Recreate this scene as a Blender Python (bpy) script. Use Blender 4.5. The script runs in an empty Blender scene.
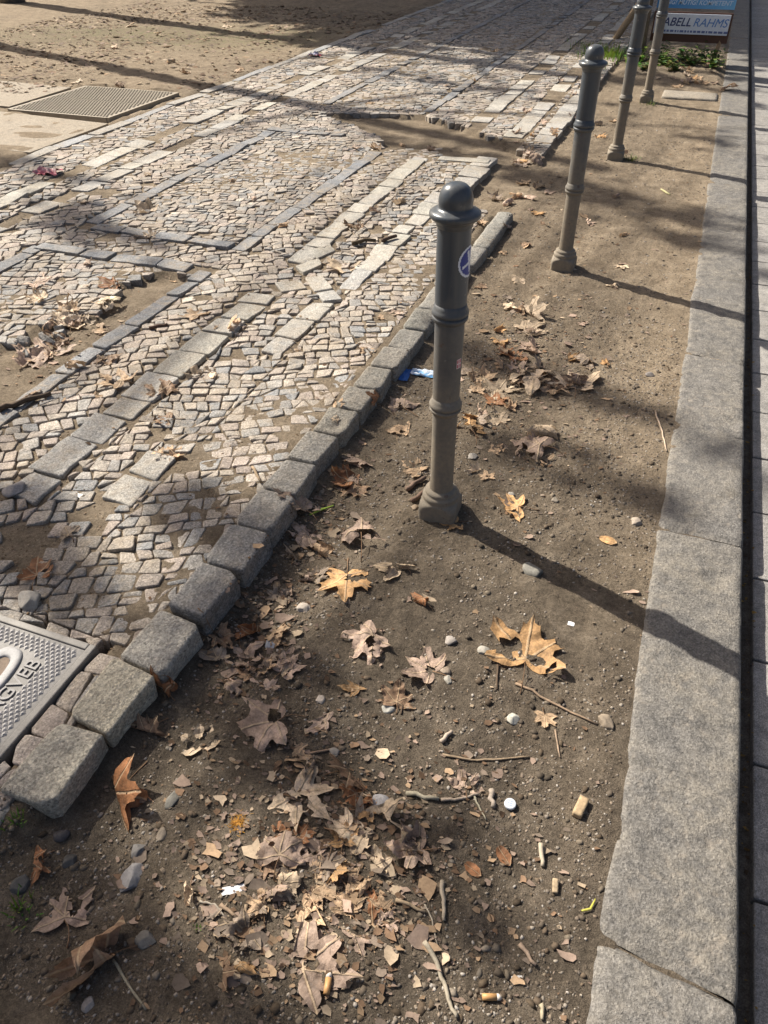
import bpy, bmesh, math, random
import numpy as np
from mathutils import Vector, Matrix, geometry
from mathutils.bvhtree import BVHTree

random.seed(7); RNG = np.random.default_rng(7)
scene = bpy.context.scene
C = scene.collection
R = math.radians

# ------------------------------------------------------------------ camera model
FOC, CX, CY, H = 740.0, 384.0, 512.0, 1.55
nad = np.array([11.0, 883.0, FOC]); nad /= np.linalg.norm(nad)
kv = np.array([366.0, -620.0, FOC]); kv /= np.linalg.norm(kv)
kv = kv - nad*kv.dot(nad); kv /= np.linalg.norm(kv)
AX = np.array([np.cross(kv, -nad), kv, -nad])          # rows: world axes in camera space

def G(px, py, z=0.0):
    """a point of the photograph on the level z, as a place on the ground"""
    w = AX @ np.array([px-CX, py-CY, FOC]); t = (z-H)/w[2]
    return float(w[0]*t), float(w[1]*t)

def dist(x, y, z=0.0): return math.sqrt(x*x+y*y+(z-H)**2)

cam = bpy.data.cameras.new('camera'); co = bpy.data.objects.new('camera', cam); C.objects.link(co)
cam.lens = 36*FOC/1024; cam.sensor_width = 36; cam.clip_start = 0.05; cam.clip_end = 600
M = Matrix.Identity(4)
for i in range(3):
    M[i][0] = AX[i][0]; M[i][1] = -AX[i][1]; M[i][2] = -AX[i][2]
M[2][3] = H
co.matrix_world = M
scene.camera = co

# ------------------------------------------------------------------ light
SUN_EL = 42.0; SD = np.array([0.937, -0.349])            # the way shadows fall
sun = bpy.data.lights.new('sun', 'SUN'); so = bpy.data.objects.new('sun', sun); C.objects.link(so)
sun.energy = 5.0; sun.angle = R(0.5); sun.color = (1.0, 0.935, 0.83)
ldir = Vector((SD[0]*math.cos(R(SUN_EL)), SD[1]*math.cos(R(SUN_EL)), -math.sin(R(SUN_EL))))
so.rotation_euler = ldir.to_track_quat('-Z', 'Y').to_euler()
world = bpy.data.worlds.new('World'); scene.world = world; world.use_nodes = True
wn = world.node_tree.nodes; wl = world.node_tree.links
sky = wn.new('ShaderNodeTexSky'); sky.sky_type = 'NISHITA'; sky.sun_disc = False
sky.dust_density = 5.0; sky.ozone_density = 0.2; sky.air_density = 0.8; sky.sun_elevation = R(SUN_EL); sky.sun_rotation = math.atan2(-SD[0], -SD[1])
wl.new(sky.outputs[0], wn['Background'].inputs[0]); wn['Background'].inputs[1].default_value = 0.062
scene.view_settings.view_transform = 'Standard'; scene.view_settings.look = 'None'
scene.view_settings.gamma = 1; scene.view_settings.exposure = 0.86; scene.view_settings.use_curve_mapping = False

# ------------------------------------------------------------------ noise
def _hash(ix, iy, s):
    h = (ix.astype(np.int64)*374761393 + iy.astype(np.int64)*668265263 + s*1442695041) & 0xffffffff
    h = ((h ^ (h >> 13))*1274126177) & 0xffffffff
    return ((h ^ (h >> 16)) & 0xffff)/65535.0
def vnoise(x, y, s=0):
    ix = np.floor(x); iy = np.floor(y); fx = x-ix; fy = y-iy
    fx = fx*fx*(3-2*fx); fy = fy*fy*(3-2*fy)
    a = _hash(ix, iy, s); b = _hash(ix+1, iy, s); c = _hash(ix, iy+1, s); d = _hash(ix+1, iy+1, s)
    return (a*(1-fx)+b*fx)*(1-fy)+(c*(1-fx)+d*fx)*fy
def fbm(x, y, f, o=4, s=0):
    x = np.asarray(x, float); y = np.asarray(y, float)
    t = 0; a = 1; n = 0
    for k in range(o):
        t = t+a*(vnoise(x*f, y*f, s+k)-0.5); n += a; a *= 0.5; f *= 2.03
    return t/n*2
def sst(a, b, x):
    t = np.clip((np.asarray(x, float)-a)/(b-a), 0, 1); return t*t*(3-2*t)
def inpoly(x, y, P):
    x = np.asarray(x, float); y = np.asarray(y, float); r = np.zeros(x.shape, bool); n = len(P)
    for i in range(n):
        x0, y0 = P[i]; x1, y1 = P[(i+1) % n]
        c = ((y0 > y) != (y1 > y))
        with np.errstate(divide='ignore', invalid='ignore'):
            xi = (x1-x0)*(y-y0)/((y1-y0) if y1 != y0 else 1e-9)+x0
        r ^= c & (x < xi)
    return r

# ------------------------------------------------------------------ object helpers
def tag(o, label=None, cat=None, group=None, kind=None):
    if label: o['label'] = label
    if cat: o['category'] = cat
    if group: o['group'] = group
    if kind: o['kind'] = kind
    return o
def empty(name, loc=(0, 0, 0), rz=0):
    o = bpy.data.objects.new(name, None); C.objects.link(o); o.location = loc; o.rotation_euler = (0, 0, rz)
    o.empty_display_size = 0.1
    return o
def link(name, me, mat=None, parent=None, loc=None):
    if mat is not None and len(me.materials) == 0: me.materials.append(mat)
    o = bpy.data.objects.new(name, me); C.objects.link(o)
    if parent is not None: o.parent = parent
    if loc is not None: o.location = loc
    return o
def pymesh(name, V, F, smooth=False, cols=None, attr=None):
    me = bpy.data.meshes.new(name)
    me.from_pydata([tuple(map(float, v)) for v in V], [], [tuple(map(int, f)) for f in F]); me.update()
    if cols is not None:
        a = me.color_attributes.new('tint', 'FLOAT_COLOR', 'POINT')
        c = np.ones((len(V), 4), np.float32); c[:, :3] = np.asarray(cols, np.float32)[:, :3]
        a.data.foreach_set('color', c.ravel())
    if attr:
        for k, v in attr.items():
            if np.ndim(v) == 2:
                a = me.attributes.new(k, 'FLOAT_VECTOR', 'POINT'); a.data.foreach_set('vector', np.asarray(v, np.float32).ravel()); continue
            a = me.attributes.new(k, 'FLOAT', 'POINT'); a.data.foreach_set('value', np.asarray(v, np.float32))
    if smooth: me.polygons.foreach_set('use_smooth', np.ones(len(me.polygons), bool))
    return me
def trimesh(name, V, T, cols=None, smooth=False):
    """a big all-triangle mesh, quickly"""
    me = bpy.data.meshes.new(name); V = np.asarray(V, np.float32); T = np.asarray(T, np.int32)
    me.vertices.add(len(V)); me.vertices.foreach_set('co', V.ravel())
    me.loops.add(T.size); me.loops.foreach_set('vertex_index', T.ravel())
    me.polygons.add(len(T)); me.polygons.foreach_set('loop_start', np.arange(0, T.size, 3, dtype=np.int32))
    me.update(calc_edges=True); me.validate()
    if cols is not None:
        a = me.color_attributes.new('tint', 'FLOAT_COLOR', 'POINT')
        c = np.ones((len(V), 4), np.float32); c[:, :3] = cols; a.data.foreach_set('color', c.ravel())
    if smooth: me.polygons.foreach_set('use_smooth', np.ones(len(me.polygons), bool))
    return me
class MB:
    def __init__(s): s.V = []; s.F = []; s.K = []
    def add(s, V, F, col=(1, 1, 1)):
        b = len(s.V); s.V += [tuple(v) for v in V]; s.F += [tuple(i+b for i in f) for f in F]; s.K += [col]*len(V)
    def build(s, name, mat, parent=None, smooth=False, loc=None):
        return link(name, pymesh(name, s.V, s.F, smooth, s.K), mat, parent, loc)
def box(c, h):
    V = [(c[0]+sx*h[0], c[1]+sy*h[1], c[2]+sz*h[2]) for sx in (-1, 1) for sy in (-1, 1) for sz in (-1, 1)]
    return V, [(0, 1, 3, 2), (4, 6, 7, 5), (0, 4, 5, 1), (2, 3, 7, 6), (0, 2, 6, 4), (1, 5, 7, 3)]
def lathe(prof, n=40):
    V = []; F = []
    for (r, z) in prof:
        for k in range(n):
            a = 2*math.pi*k/n; V.append((r*math.cos(a), r*math.sin(a), z))
    for j in range(len(prof)-1):
        for k in range(n):
            F.append((j*n+k, j*n+(k+1) % n, (j+1)*n+(k+1) % n, (j+1)*n+k))
    return V, F
def tube(P, rad, n=8, cap=True, jit=0.0, seed=0):
    rr = random.Random(seed); P = [Vector(p) for p in P]; V = []; F = []
    rad = [rad]*len(P) if isinstance(rad, (int, float)) else rad
    for i, p in enumerate(P):
        d = (P[min(i+1, len(P)-1)]-P[max(i-1, 0)]).normalized()
        u = d.cross(Vector((0, 0, 1)) if abs(d.z) < 0.9 else Vector((1, 0, 0))).normalized(); v = d.cross(u)
        for k in range(n):
            a = 2*math.pi*k/n; q = p+(u*math.cos(a)+v*math.sin(a))*rad[i]*(1+rr.uniform(-jit, jit)); V.append(tuple(q))
    for i in range(len(P)-1):
        for k in range(n): F.append((i*n+k, i*n+(k+1) % n, (i+1)*n+(k+1) % n, (i+1)*n+k))
    if cap: F.append(tuple(range(n-1, -1, -1))); F.append(tuple((len(P)-1)*n+k for k in range(n)))
    return V, F
def wander(a, b, n, amp, seed):
    rr = random.Random(seed); a = Vector(a); b = Vector(b); o = Vector((0, 0, 0)); out = []
    for i in range(n+1):
        t = i/n; out.append(a.lerp(b, t)+o*math.sin(math.pi*min(1, t*1.0))); o += Vector((rr.uniform(-amp, amp), rr.uniform(-amp, amp), rr.uniform(-amp, amp)*0.4))
    return out
def rockbox(half, r, n, amp, seed, f=14.0):
    """a rounded hewn block: subdivided cube with soft edges and an uneven face"""
    hx, hy, hz = half; idx = {}; V = []; F = []
    def vid(p):
        k = tuple(round(c, 5) for c in p)
        if k not in idx: idx[k] = len(V); V.append(p)
        return idx[k]
    ns = [max(2, int(round(n*h/max(half)))) for h in half]
    for ax in range(3):
        a, b = (ax+1) % 3, (ax+2) % 3
        for s in (-1, 1):
            for i in range(ns[a]):
                for j in range(ns[b]):
                    q = []
                    for (di, dj) in ((0, 0), (1, 0), (1, 1), (0, 1)):
                        p = [0, 0, 0]; p[ax] = s; p[a] = -1+2*(i+di)/ns[a]; p[b] = -1+2*(j+dj)/ns[b]; q.append(vid(tuple(p)))
                    F.append(q if s > 0 else q[::-1])
    P = np.array(V)*np.array(half)
    inner = np.array([max(1e-4, h-r) for h in half])
    c = np.clip(P, -inner, inner); d = P-c; L = np.linalg.norm(d, axis=1, keepdims=True); 
    Q = np.where(L > 1e-9, c+d/np.maximum(L, 1e-9)*np.minimum(L, r), P)
    nrm = Q/np.maximum(np.linalg.norm(Q/np.array(half), axis=1, keepdims=True), 1e-6)/np.array(half)**1
    nrm /= np.maximum(np.linalg.norm(nrm, axis=1, keepdims=True), 1e-6)
    na = fbm(Q[:, 0]+Q[:, 2]*0.7+seed*3.1, Q[:, 1]-Q[:, 2]*0.9+seed*1.7, f, 4, seed)
    nb = fbm(Q[:, 0]*0.6+Q[:, 2]+seed*5.1, Q[:, 1]+Q[:, 2]*0.4+seed*2.7, f*0.35, 2, seed+9)
    Q = Q+nrm*(na*amp+nb*amp*1.3)[:, None]
    return Q, F

# ------------------------------------------------------------------ materials
def mat(name, rough=0.85, spec=0.3):
    m = bpy.data.materials.new(name); m.use_nodes = True
    b = m.node_tree.nodes['Principled BSDF']; b.inputs['Roughness'].default_value = rough; b.inputs['Specular IOR Level'].default_value = spec
    return m, m.node_tree.nodes, m.node_tree.links, b
def N(nodes, t, **kw):
    n = nodes.new(t)
    for k, v in kw.items():
        if k in n.inputs: n.inputs[k].default_value = v
        else: setattr(n, k, v)
    return n
def noise(nodes, links, vec, scale, detail=4, rough=0.6, dist_=0.0):
    n = nodes.new('ShaderNodeTexNoise'); n.inputs['Scale'].default_value = scale; n.inputs['Detail'].default_value = detail
    n.inputs['Roughness'].default_value = rough; n.inputs['Distortion'].default_value = dist_
    if vec is not None: links.new(vec, n.inputs['Vector'])
    return n.outputs['Fac']
def ramp(nodes, links, fac, stops):
    r = nodes.new('ShaderNodeValToRGB'); e = r.color_ramp.elements
    while len(e) < len(stops): e.new(0.5)
    for i, (p, c) in enumerate(stops):
        e[i].position = p; e[i].color = (c, c, c, 1) if isinstance(c, (int, float)) else (*c, 1)
    links.new(fac, r.inputs[0]); return r.outputs[0]
def mix(nodes, links, a, b, fac, mode='MIX'):
    m = nodes.new('ShaderNodeMix'); m.data_type = 'RGBA'; m.blend_type = mode
    for s, v in ((m.inputs[6], a), (m.inputs[7], b), (m.inputs[0], fac)):
        if isinstance(v, tuple): s.default_value = (*v, 1)
        elif isinstance(v, (int, float)): s.default_value = v
        else: links.new(v, s)
    return m.outputs[2]
def bump(nodes, links, b, h, strength, distance, prev=None):
    n = nodes.new('ShaderNodeBump'); n.inputs['Strength'].default_value = strength; n.inputs['Distance'].default_value = distance
    links.new(h, n.inputs['Height'])
    if prev is not None: links.new(prev, n.inputs['Normal'])
    links.new(n.outputs[0], b.inputs['Normal']); return n.outputs[0]
def objco(nodes): return nodes.new('ShaderNodeTexCoord').outputs['Object']
def geoco(nodes): return nodes.new('ShaderNodeNewGeometry').outputs['Position']
def attr(nodes, name, out='Color'):
    a = nodes.new('ShaderNodeAttribute'); a.attribute_name = name; return a.outputs[out]

def soil_material():
    m, n, l, b = mat('soil', 0.95, 0.12)
    p = geoco(n)
    big = noise(n, l, p, 1.6, 5, 0.6); mid = noise(n, l, p, 11, 6, 0.65); fin = noise(n, l, p, 90, 5, 0.75); grit = noise(n, l, p, 330, 3, 0.7)
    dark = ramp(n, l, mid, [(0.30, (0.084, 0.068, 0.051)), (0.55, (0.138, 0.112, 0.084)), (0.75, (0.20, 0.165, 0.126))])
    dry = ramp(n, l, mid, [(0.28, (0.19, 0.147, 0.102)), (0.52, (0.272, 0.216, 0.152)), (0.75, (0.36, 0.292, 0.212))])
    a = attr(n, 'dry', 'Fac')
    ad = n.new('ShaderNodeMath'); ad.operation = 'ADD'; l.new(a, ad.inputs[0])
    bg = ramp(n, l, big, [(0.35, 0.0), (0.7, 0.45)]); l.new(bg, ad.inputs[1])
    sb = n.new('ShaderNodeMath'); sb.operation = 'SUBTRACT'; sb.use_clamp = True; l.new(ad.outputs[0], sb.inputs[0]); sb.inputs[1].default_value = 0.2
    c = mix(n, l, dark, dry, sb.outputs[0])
    c = mix(n, l, c, ramp(n, l, fin, [(0.28, 0.45), (0.5, 1.0), (0.72, 1.55)]), 0.75, 'MULTIPLY')
    c = mix(n, l, c, ramp(n, l, grit, [(0.3, 0.55), (0.5, 1.0), (0.68, 1.7)]), 0.6, 'MULTIPLY')
    g = attr(n, 'green', 'Fac'); gn = n.new('ShaderNodeMath'); gn.operation = 'MULTIPLY'; l.new(g, gn.inputs[0]); l.new(ramp(n, l, mid, [(0.42, 0.0), (0.62, 1.0)]), gn.inputs[1])
    c = mix(n, l, c, (0.085, 0.105, 0.03), gn.outputs[0])
    l.new(c, b.inputs['Base Color'])
    k = bump(n, l, b, fin, 0.9, 0.012); k = bump(n, l, b, grit, 0.9, 0.005, k); bump(n, l, b, mid, 0.5, 0.02, k)
    return m
def stone_material(name, dust=0.5, fine=260, dustcol=(0.28, 0.23, 0.17), bumpd=0.003, rough=0.85, pit=0.0, grain=0.55, stain=0.35):
    m, n, l, b = mat(name, rough, 0.3)
    p = geoco(n); t = attr(n, 'tint')
    g = noise(n, l, p, fine, 4, 0.75); md = noise(n, l, p, 28, 5, 0.65); lo = noise(n, l, p, 3.2, 5, 0.65)
    c = mix(n, l, t, ramp(n, l, g, [(0.3, 0.42), (0.5, 1.0), (0.7, 1.6)]), 0.8, 'MULTIPLY')
    c = mix(n, l, c, ramp(n, l, md, [(0.3, 0.62), (0.55, 1.0), (0.75, 1.22)]), 0.8, 'MULTIPLY')
    mx = n.new('ShaderNodeMath'); mx.operation = 'MULTIPLY'; l.new(ramp(n, l, lo, [(0.36, 0.1), (0.62, 1.0)]), mx.inputs[0]); l.new(ramp(n, l, md, [(0.36, 0.1), (0.62, 1.0)]), mx.inputs[1])
    m2 = n.new('ShaderNodeMath'); m2.operation = 'MULTIPLY'; l.new(mx.outputs[0], m2.inputs[0]); m2.inputs[1].default_value = dust
    c = mix(n, l, c, dustcol, m2.outputs[0])
    cr = n.new('ShaderNodeTexVoronoi'); cr.inputs['Scale'].default_value = fine*1.25; l.new(p, cr.inputs['Vector'])
    bw = n.new('ShaderNodeRGBToBW'); l.new(cr.outputs['Color'], bw.inputs[0])
    c = mix(n, l, c, ramp(n, l, bw.outputs[0], [(0.15, 0.5), (0.5, 1.0), (0.85, 1.6)]), grain, 'MULTIPLY')
    st_ = ramp(n, l, noise(n, l, p, 6.5, 6, 0.72, 0.6), [(0.56, 0.0), (0.68, 1.0)]); c = mix(n, l, c, tuple(q*.38 for q in dustcol), mixf(n, l, st_, stain))
    k = bump(n, l, b, md, 0.8, bumpd*2.2); k = bump(n, l, b, g, 0.8, bumpd, k)
    if pit:                                                 # pits and scars broken out of the face
        pn = ramp(n, l, noise(n, l, p, 36, 2, 0.5), [(0.56, 0.0), (0.74, 1.0)])
        gate = ramp(n, l, noise(n, l, p, 4.2, 3), [(0.46, 0.15), (0.58, 1.0)])
        pm = n.new('ShaderNodeMath'); pm.operation = 'MULTIPLY'; l.new(pn, pm.inputs[0]); l.new(gate, pm.inputs[1])
        c = mix(n, l, c, (0.36, 0.31, 0.25), mixf(n, l, pm.outputs[0], pit*.55))
        iv = n.new('ShaderNodeMath'); iv.operation = 'SUBTRACT'; iv.inputs[0].default_value = 1; l.new(pm.outputs[0], iv.inputs[1])
        bump(n, l, b, iv.outputs[0], 0.45, 0.004, k)
    l.new(c, b.inputs['Base Color'])
    return m
def tint_material(name, rough=0.8, spec=0.25, vary=0.6, scale=120, bd=0.001, transl=0.0):
    m, n, l, b = mat(name, rough, spec)
    p = geoco(n); t = attr(n, 'tint'); g = noise(n, l, p, scale, 5, 0.7); lo = noise(n, l, p, scale*0.16, 4, 0.6)
    c = mix(n, l, t, ramp(n, l, g, [(0.28, 0.5), (0.5, 1.0), (0.75, 1.4)]), vary, 'MULTIPLY')
    c = mix(n, l, c, ramp(n, l, lo, [(0.3, 0.65), (0.5, 1.0), (0.72, 1.2)]), vary, 'MULTIPLY')
    l.new(c, b.inputs['Base Color']); bump(n, l, b, g, 0.6, bd)
    if transl:
        tr = n.new('ShaderNodeBsdfTranslucent'); l.new(c, tr.inputs[0]); ms = n.new('ShaderNodeMixShader'); ms.inputs[0].default_value = transl
        l.new(b.outputs[0], ms.inputs[1]); l.new(tr.outputs[0], ms.inputs[2]); l.new(ms.outputs[0], n['Material Output'].inputs[0])
    return m
def leaf_material():
    m, n, l, b = mat('dry_leaf', 0.62, 0.3)
    p = geoco(n); t = attr(n, 'tint'); v = attr(n, 'vein', 'Fac')
    g = noise(n, l, p, 170, 4, 0.7); lo = noise(n, l, p, 38, 5, 0.65)
    c = mix(n, l, t, ramp(n, l, lo, [(0.30, 0.42), (0.5, 1.0), (0.72, 1.3)]), 0.85, 'MULTIPLY')
    c = mix(n, l, c, ramp(n, l, g, [(0.3, 0.65), (0.5, 1.0), (0.75, 1.25)]), 0.6, 'MULTIPLY')
    sp = ramp(n, l, noise(n, l, p, 95, 2, 0.5), [(0.66, 0.0), (0.71, 1.0)])
    c = mix(n, l, c, (0.09, 0.05, 0.03), mixf(n, l, sp, 0.5))
    q = attr(n, 'leafco', 'Vector'); ln = None
    for a_ in (90, 43, 137, -15, 195):
        d1 = n.new('ShaderNodeVectorMath'); d1.operation = 'DOT_PRODUCT'; l.new(q, d1.inputs[0]); d1.inputs[1].default_value = (-math.sin(R(a_)), math.cos(R(a_)), 0)
        d2 = n.new('ShaderNodeVectorMath'); d2.operation = 'DOT_PRODUCT'; l.new(q, d2.inputs[0]); d2.inputs[1].default_value = (math.cos(R(a_)), math.sin(R(a_)), 0)
        ab = n.new('ShaderNodeMath'); ab.operation = 'ABSOLUTE'; l.new(d1.outputs['Value'], ab.inputs[0])
        w = n.new('ShaderNodeMath'); w.operation = 'LESS_THAN'; l.new(d2.outputs['Value'], w.inputs[0]); w.inputs[1].default_value = -0.02
        sm_ = n.new('ShaderNodeMath'); sm_.operation = 'ADD'; l.new(ab.outputs[0], sm_.inputs[0]); l.new(w.outputs[0], sm_.inputs[1])
        if ln is None: ln = sm_.outputs[0]
        else:
            mn = n.new('ShaderNodeMath'); mn.operation = 'MINIMUM'; l.new(ln, mn.inputs[0]); l.new(sm_.outputs[0], mn.inputs[1]); ln = mn.outputs[0]
    vl = ramp(n, l, ln, [(0.010, 1.0), (0.030, 0.0)])
    vo = n.new('ShaderNodeTexVoronoi'); vo.feature = 'DISTANCE_TO_EDGE'; vo.inputs['Scale'].default_value = 7.5; l.new(q, vo.inputs['Vector'])
    vn = ramp(n, l, vo.outputs['Distance'], [(0.0, 1.0), (0.10, 0.0)])
    c = mix(n, l, c, (0.62, 0.47, 0.30), mixf(n, l, vl, 0.55)); c = mix(n, l, c, (0.16, 0.10, 0.06), mixf(n, l, vn, 0.28))
    v = vl
    l.new(c, b.inputs['Base Color'])
    k = bump(n, l, b, v, 0.7, 0.004); k = bump(n, l, b, lo, 0.8, 0.006, k); bump(n, l, b, g, 0.5, 0.002, k)
    tr = n.new('ShaderNodeBsdfTranslucent'); l.new(c, tr.inputs[0]); ms = n.new('ShaderNodeMixShader'); ms.inputs[0].default_value = 0.18
    l.new(b.outputs[0], ms.inputs[1]); l.new(tr.outputs[0], ms.inputs[2]); l.new(ms.outputs[0], n['Material Output'].inputs[0])
    return m
def mixf(n, l, a, k):
    q = n.new('ShaderNodeMath'); q.operation = 'MULTIPLY'; l.new(a, q.inputs[0]); q.inputs[1].default_value = k; return q.outputs[0]
def bollard_material():
    m, n, l, b = mat('grey_paint', 0.38, 0.5)
    p = objco(n); sp = n.new('ShaderNodeSeparateXYZ'); l.new(p, sp.inputs[0]); p = geoco(n)
    lo = noise(n, l, p, 9, 5, 0.65); fi = noise(n, l, p, 70, 4, 0.7)
    base = mix(n, l, (0.038, 0.049, 0.062), (0.074, 0.086, 0.100), lo)
    # dust splashed up the foot of the post
    ad = n.new('ShaderNodeMath'); ad.operation = 'MULTIPLY_ADD'; l.new(lo, ad.inputs[0]); ad.inputs[1].default_value = -0.5; l.new(sp.outputs[2], ad.inputs[2])
    d = ramp(n, l, ad.outputs[0], [(0.0, 1.0), (0.10, 0.82), (0.28, 0.42), (0.48, 0.0)])
    d = mix(n, l, d, ramp(n, l, fi, [(0.3, 0.5), (0.7, 1.1)]), 0.7, 'MULTIPLY')
    c = mix(n, l, base, (0.27, 0.225, 0.165), d)
    mp = n.new('ShaderNodeMapping'); mp.inputs['Scale'].default_value = (26, 26, 2.2); l.new(p, mp.inputs[0])
    dr = ramp(n, l, noise(n, l, mp.outputs[0], 1.0, 4, 0.6), [(0.45, 0.0), (0.72, 1.0)]); c = mix(n, l, c, (0.17, 0.155, 0.13), mixf(n, l, dr, 0.45))
    ru = ramp(n, l, noise(n, l, p, 31, 4, 0.6), [(0.65, 0.0), (0.70, 1.0)]); c = mix(n, l, c, (0.12, 0.06, 0.035), mixf(n, l, ru, 0.5))
    ch = ramp(n, l, noise(n, l, p, 46, 3, 0.5), [(0.70, 0.0), (0.74, 1.0)])
    c = mix(n, l, c, (0.22, 0.21, 0.19), mixf(n, l, ch, 0.6))
    l.new(c, b.inputs['Base Color'])
    l.new(ramp(n, l, ad.outputs[0], [(0.05, 0.85), (0.45, 0.45), (0.68, 0.30)]), b.inputs['Roughness'])
    k = bump(n, l, b, lo, 0.25, 0.004); bump(n, l, b, fi, 0.25, 0.001, k)
    return m
def plain(name, col, rough=0.7, spec=0.3, sc=60, amt=0.35):
    m, n, l, b = mat(name, rough, spec); p = geoco(n); g = noise(n, l, p, sc, 5, 0.65)
    l.new(mix(n, l, col, ramp(n, l, g, [(0.3, 0.6), (0.5, 1.0), (0.7, 1.3)]), amt, 'MULTIPLY'), b.inputs['Base Color']); bump(n, l, b, g, 0.3, 0.002)
    return m
M_SOIL = soil_material()
M_MOSAIC = stone_material('mosaic_stone', 0.85, 190, bumpd=0.004)
M_EDGE = stone_material('edging_granite', 0.55, 150, bumpd=0.007)
M_KERB = stone_material('kerb_granite', 0.75, 190, (0.24, 0.215, 0.175), 0.0055, 0.85, 0.8, 0.5, 0.6)
M_ROAD = stone_material('concrete_paver', 0.3, 300, (0.33, 0.30, 0.25), 0.002)
M_PEB = tint_material('pebble', 0.8, 0.25, 0.6, 150)
M_LEAF = leaf_material()
M_CRUMB = tint_material('leaf_crumb', 0.8, 0.2, 0.5, 140, 0.001, 0.15)
M_WOOD = tint_material('weathered_wood', 0.85, 0.2, 0.7, 110, 0.002)
M_BARK = tint_material('bark', 0.95, 0.1, 0.8, 30, 0.01)
M_GREEN = tint_material('green_leaf', 0.6, 0.35, 0.4, 90, 0.001, 0.3)
M_BOLL = bollard_material()
M_IRON = tint_material('cast_iron', 0.6, 0.4, 0.5, 160, 0.001)
M_PAINT = tint_material('printed', 0.5, 0.4, 0.15, 60, 0.0003)

# ------------------------------------------------------------------ the lie of the ground
GAP = [(-3.15, 6.62), (-2.75, 6.78), (-2.25, 6.86), (-1.85, 6.62), (-1.5, 6.32), (-1.02, 5.80), (-0.6, 5.4), (-1.25, 5.0), (-1.30, 5.72), (-1.75, 5.86), (-2.22, 5.70), (-2.35, 6.05), (-2.75, 6.35)]
HOLE = [(-2.23, 0.9), (-2.23, 3.10), (-2.44, 3.12), (-2.55, 2.90), (-2.43, 2.55), (-2.58, 2.45), (-2.64, 2.15), (-3.3, 1.75), (-3.3, 0.9)]
PX0, PX1 = -4.66, -1.03                                   # the paved path
def T(x, y):
    """height of the bare ground"""
    x = np.asarray(x, float); y = np.asarray(y, float)
    soil = fbm(x, y, 2.2, 3, 3)*0.012+fbm(x, y, 14, 3, 11)*0.006+fbm(x, y, 55, 2, 21)*0.0035
    soil = soil-0.012*np.exp(-((x+0.84)/0.09)**2)*sst(2.2, 1.0, y)-0.012*np.exp(-((x+0.8)/0.15)**2)*sst(4.5, 2.0, y)
    kb_ = sst(0.02, 0.15, x); soil = soil*(1-kb_)+(0.002+fbm(x, y, 9, 3, 63)*0.005+fbm(x, y, 45, 2, 66)*0.003)*kb_
    edge = PX1+0.02+0*y
    edge = np.where(y > 4.55, -1.30+0*y, edge); edge = np.where(y > 5.7, -1.0+0*y, edge)
    w = sst(0.035, -0.035, x-edge)*sst(PX0-0.04, PX0+0.04, x)*sst(.36, .46, y)
    path = 0.0392+0.002*sst(4, 6, y)+fbm(x, y, 1.7, 3, 31)*0.0065+fbm(x, y, 30, 3, 37)*0.005
    # dirt washed over the strip beside the edging stones
    path = path+0.003*np.exp(-((x+1.12)/0.09)**2)*sst(-0.25, 0.35, fbm(x, y, 2.6, 2, 77)+0.25)
    for P, dz in ((GAP, 0.008), (HOLE, 0.016)):
        path = np.where(inpoly(x+fbm(x, y, 6, 2, 5)*0.03, y+fbm(x, y, 6, 2, 6)*0.03, P), dz+fbm(x, y, 9, 3, 8)*0.013, path)
    z = soil*(1-w)+path*w
    left = sst(PX0, PX0-0.12, x); z = z*(1-left)+(0.030+fbm(x, y, 0.8, 3, 41)*0.02+fbm(x, y, 5, 4, 43)*0.03)*left
    pit = sst(9.0, 9.5, y)*sst(-1.05, -0.8, x)*sst(0.2, 0.1, x); z = z+pit*(0.035+fbm(x, y, 8, 2, 9)*0.02)
    z = z+0*x
    z = np.where(x > 0.205, np.where(x < 0.41, -0.002+fbm(x, y, 30, 2, 67)*0.006, -0.16), z)
    man = sst(-1.12, -1.16, x)*sst(0.95, 0.93, y)*sst(0.42, 0.44, y)*(x > -2.0); z = z*(1-man)+man*(-0.02)
    far = inpoly(x, y, [(-5.95, 5.9), (-4.85, 5.75), (-4.9, 7.1), (-6.0, 7.2)]); z = np.where(far, -0.02, z)
    return z
def Tz(x, y): return float(T(np.array([x]), np.array([y]))[0])
def axis(*segs):
    out = [segs[0][0]]
    for a, b, s in segs:
        k = max(1, int(round((b-a)/s))); out += list(np.linspace(a, b, k+1)[1:])
    return np.array(out)
gx = axis((-150, -20, 26), (-20, -7, 0.8), (-7, -4.8, 0.09), (-4.8, -1.2, 0.032), (-1.2, 0.22, 0.0085), (0.22, 0.40, 0.03), (0.40, 0.43, 0.03), (0.43, 2, 0.4), (2, 150, 25))
gy = axis((-120, -1, 20), (-1, 0.35, 0.12), (0.35, 3.0, 0.0105), (3.0, 7.5, 0.03), (7.5, 17, 0.1), (17, 200, 20))
XX, YY = np.meshgrid(gx, gy, indexing='ij'); ZZ = T(XX, YY)
nx, ny = XX.shape
ii = (np.arange(nx-1)[:, None]*ny+np.arange(ny-1)[None, :]).ravel()
quads = np.stack([ii, ii+ny, ii+ny+1, ii+1], 1)
gme = bpy.data.meshes.new('ground'); gme.vertices.add(nx*ny)
gme.vertices.foreach_set('co', np.stack([XX, YY, ZZ], -1).astype(np.float32).ravel())
gme.loops.add(quads.size); gme.loops.foreach_set('vertex_index', quads.astype(np.int32).ravel())
gme.polygons.add(len(quads)); gme.polygons.foreach_set('loop_start', np.arange(0, quads.size, 4, dtype=np.int32)); gme.update(calc_edges=True)
gme.polygons.foreach_set('use_smooth', np.ones(len(quads), bool))
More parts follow.
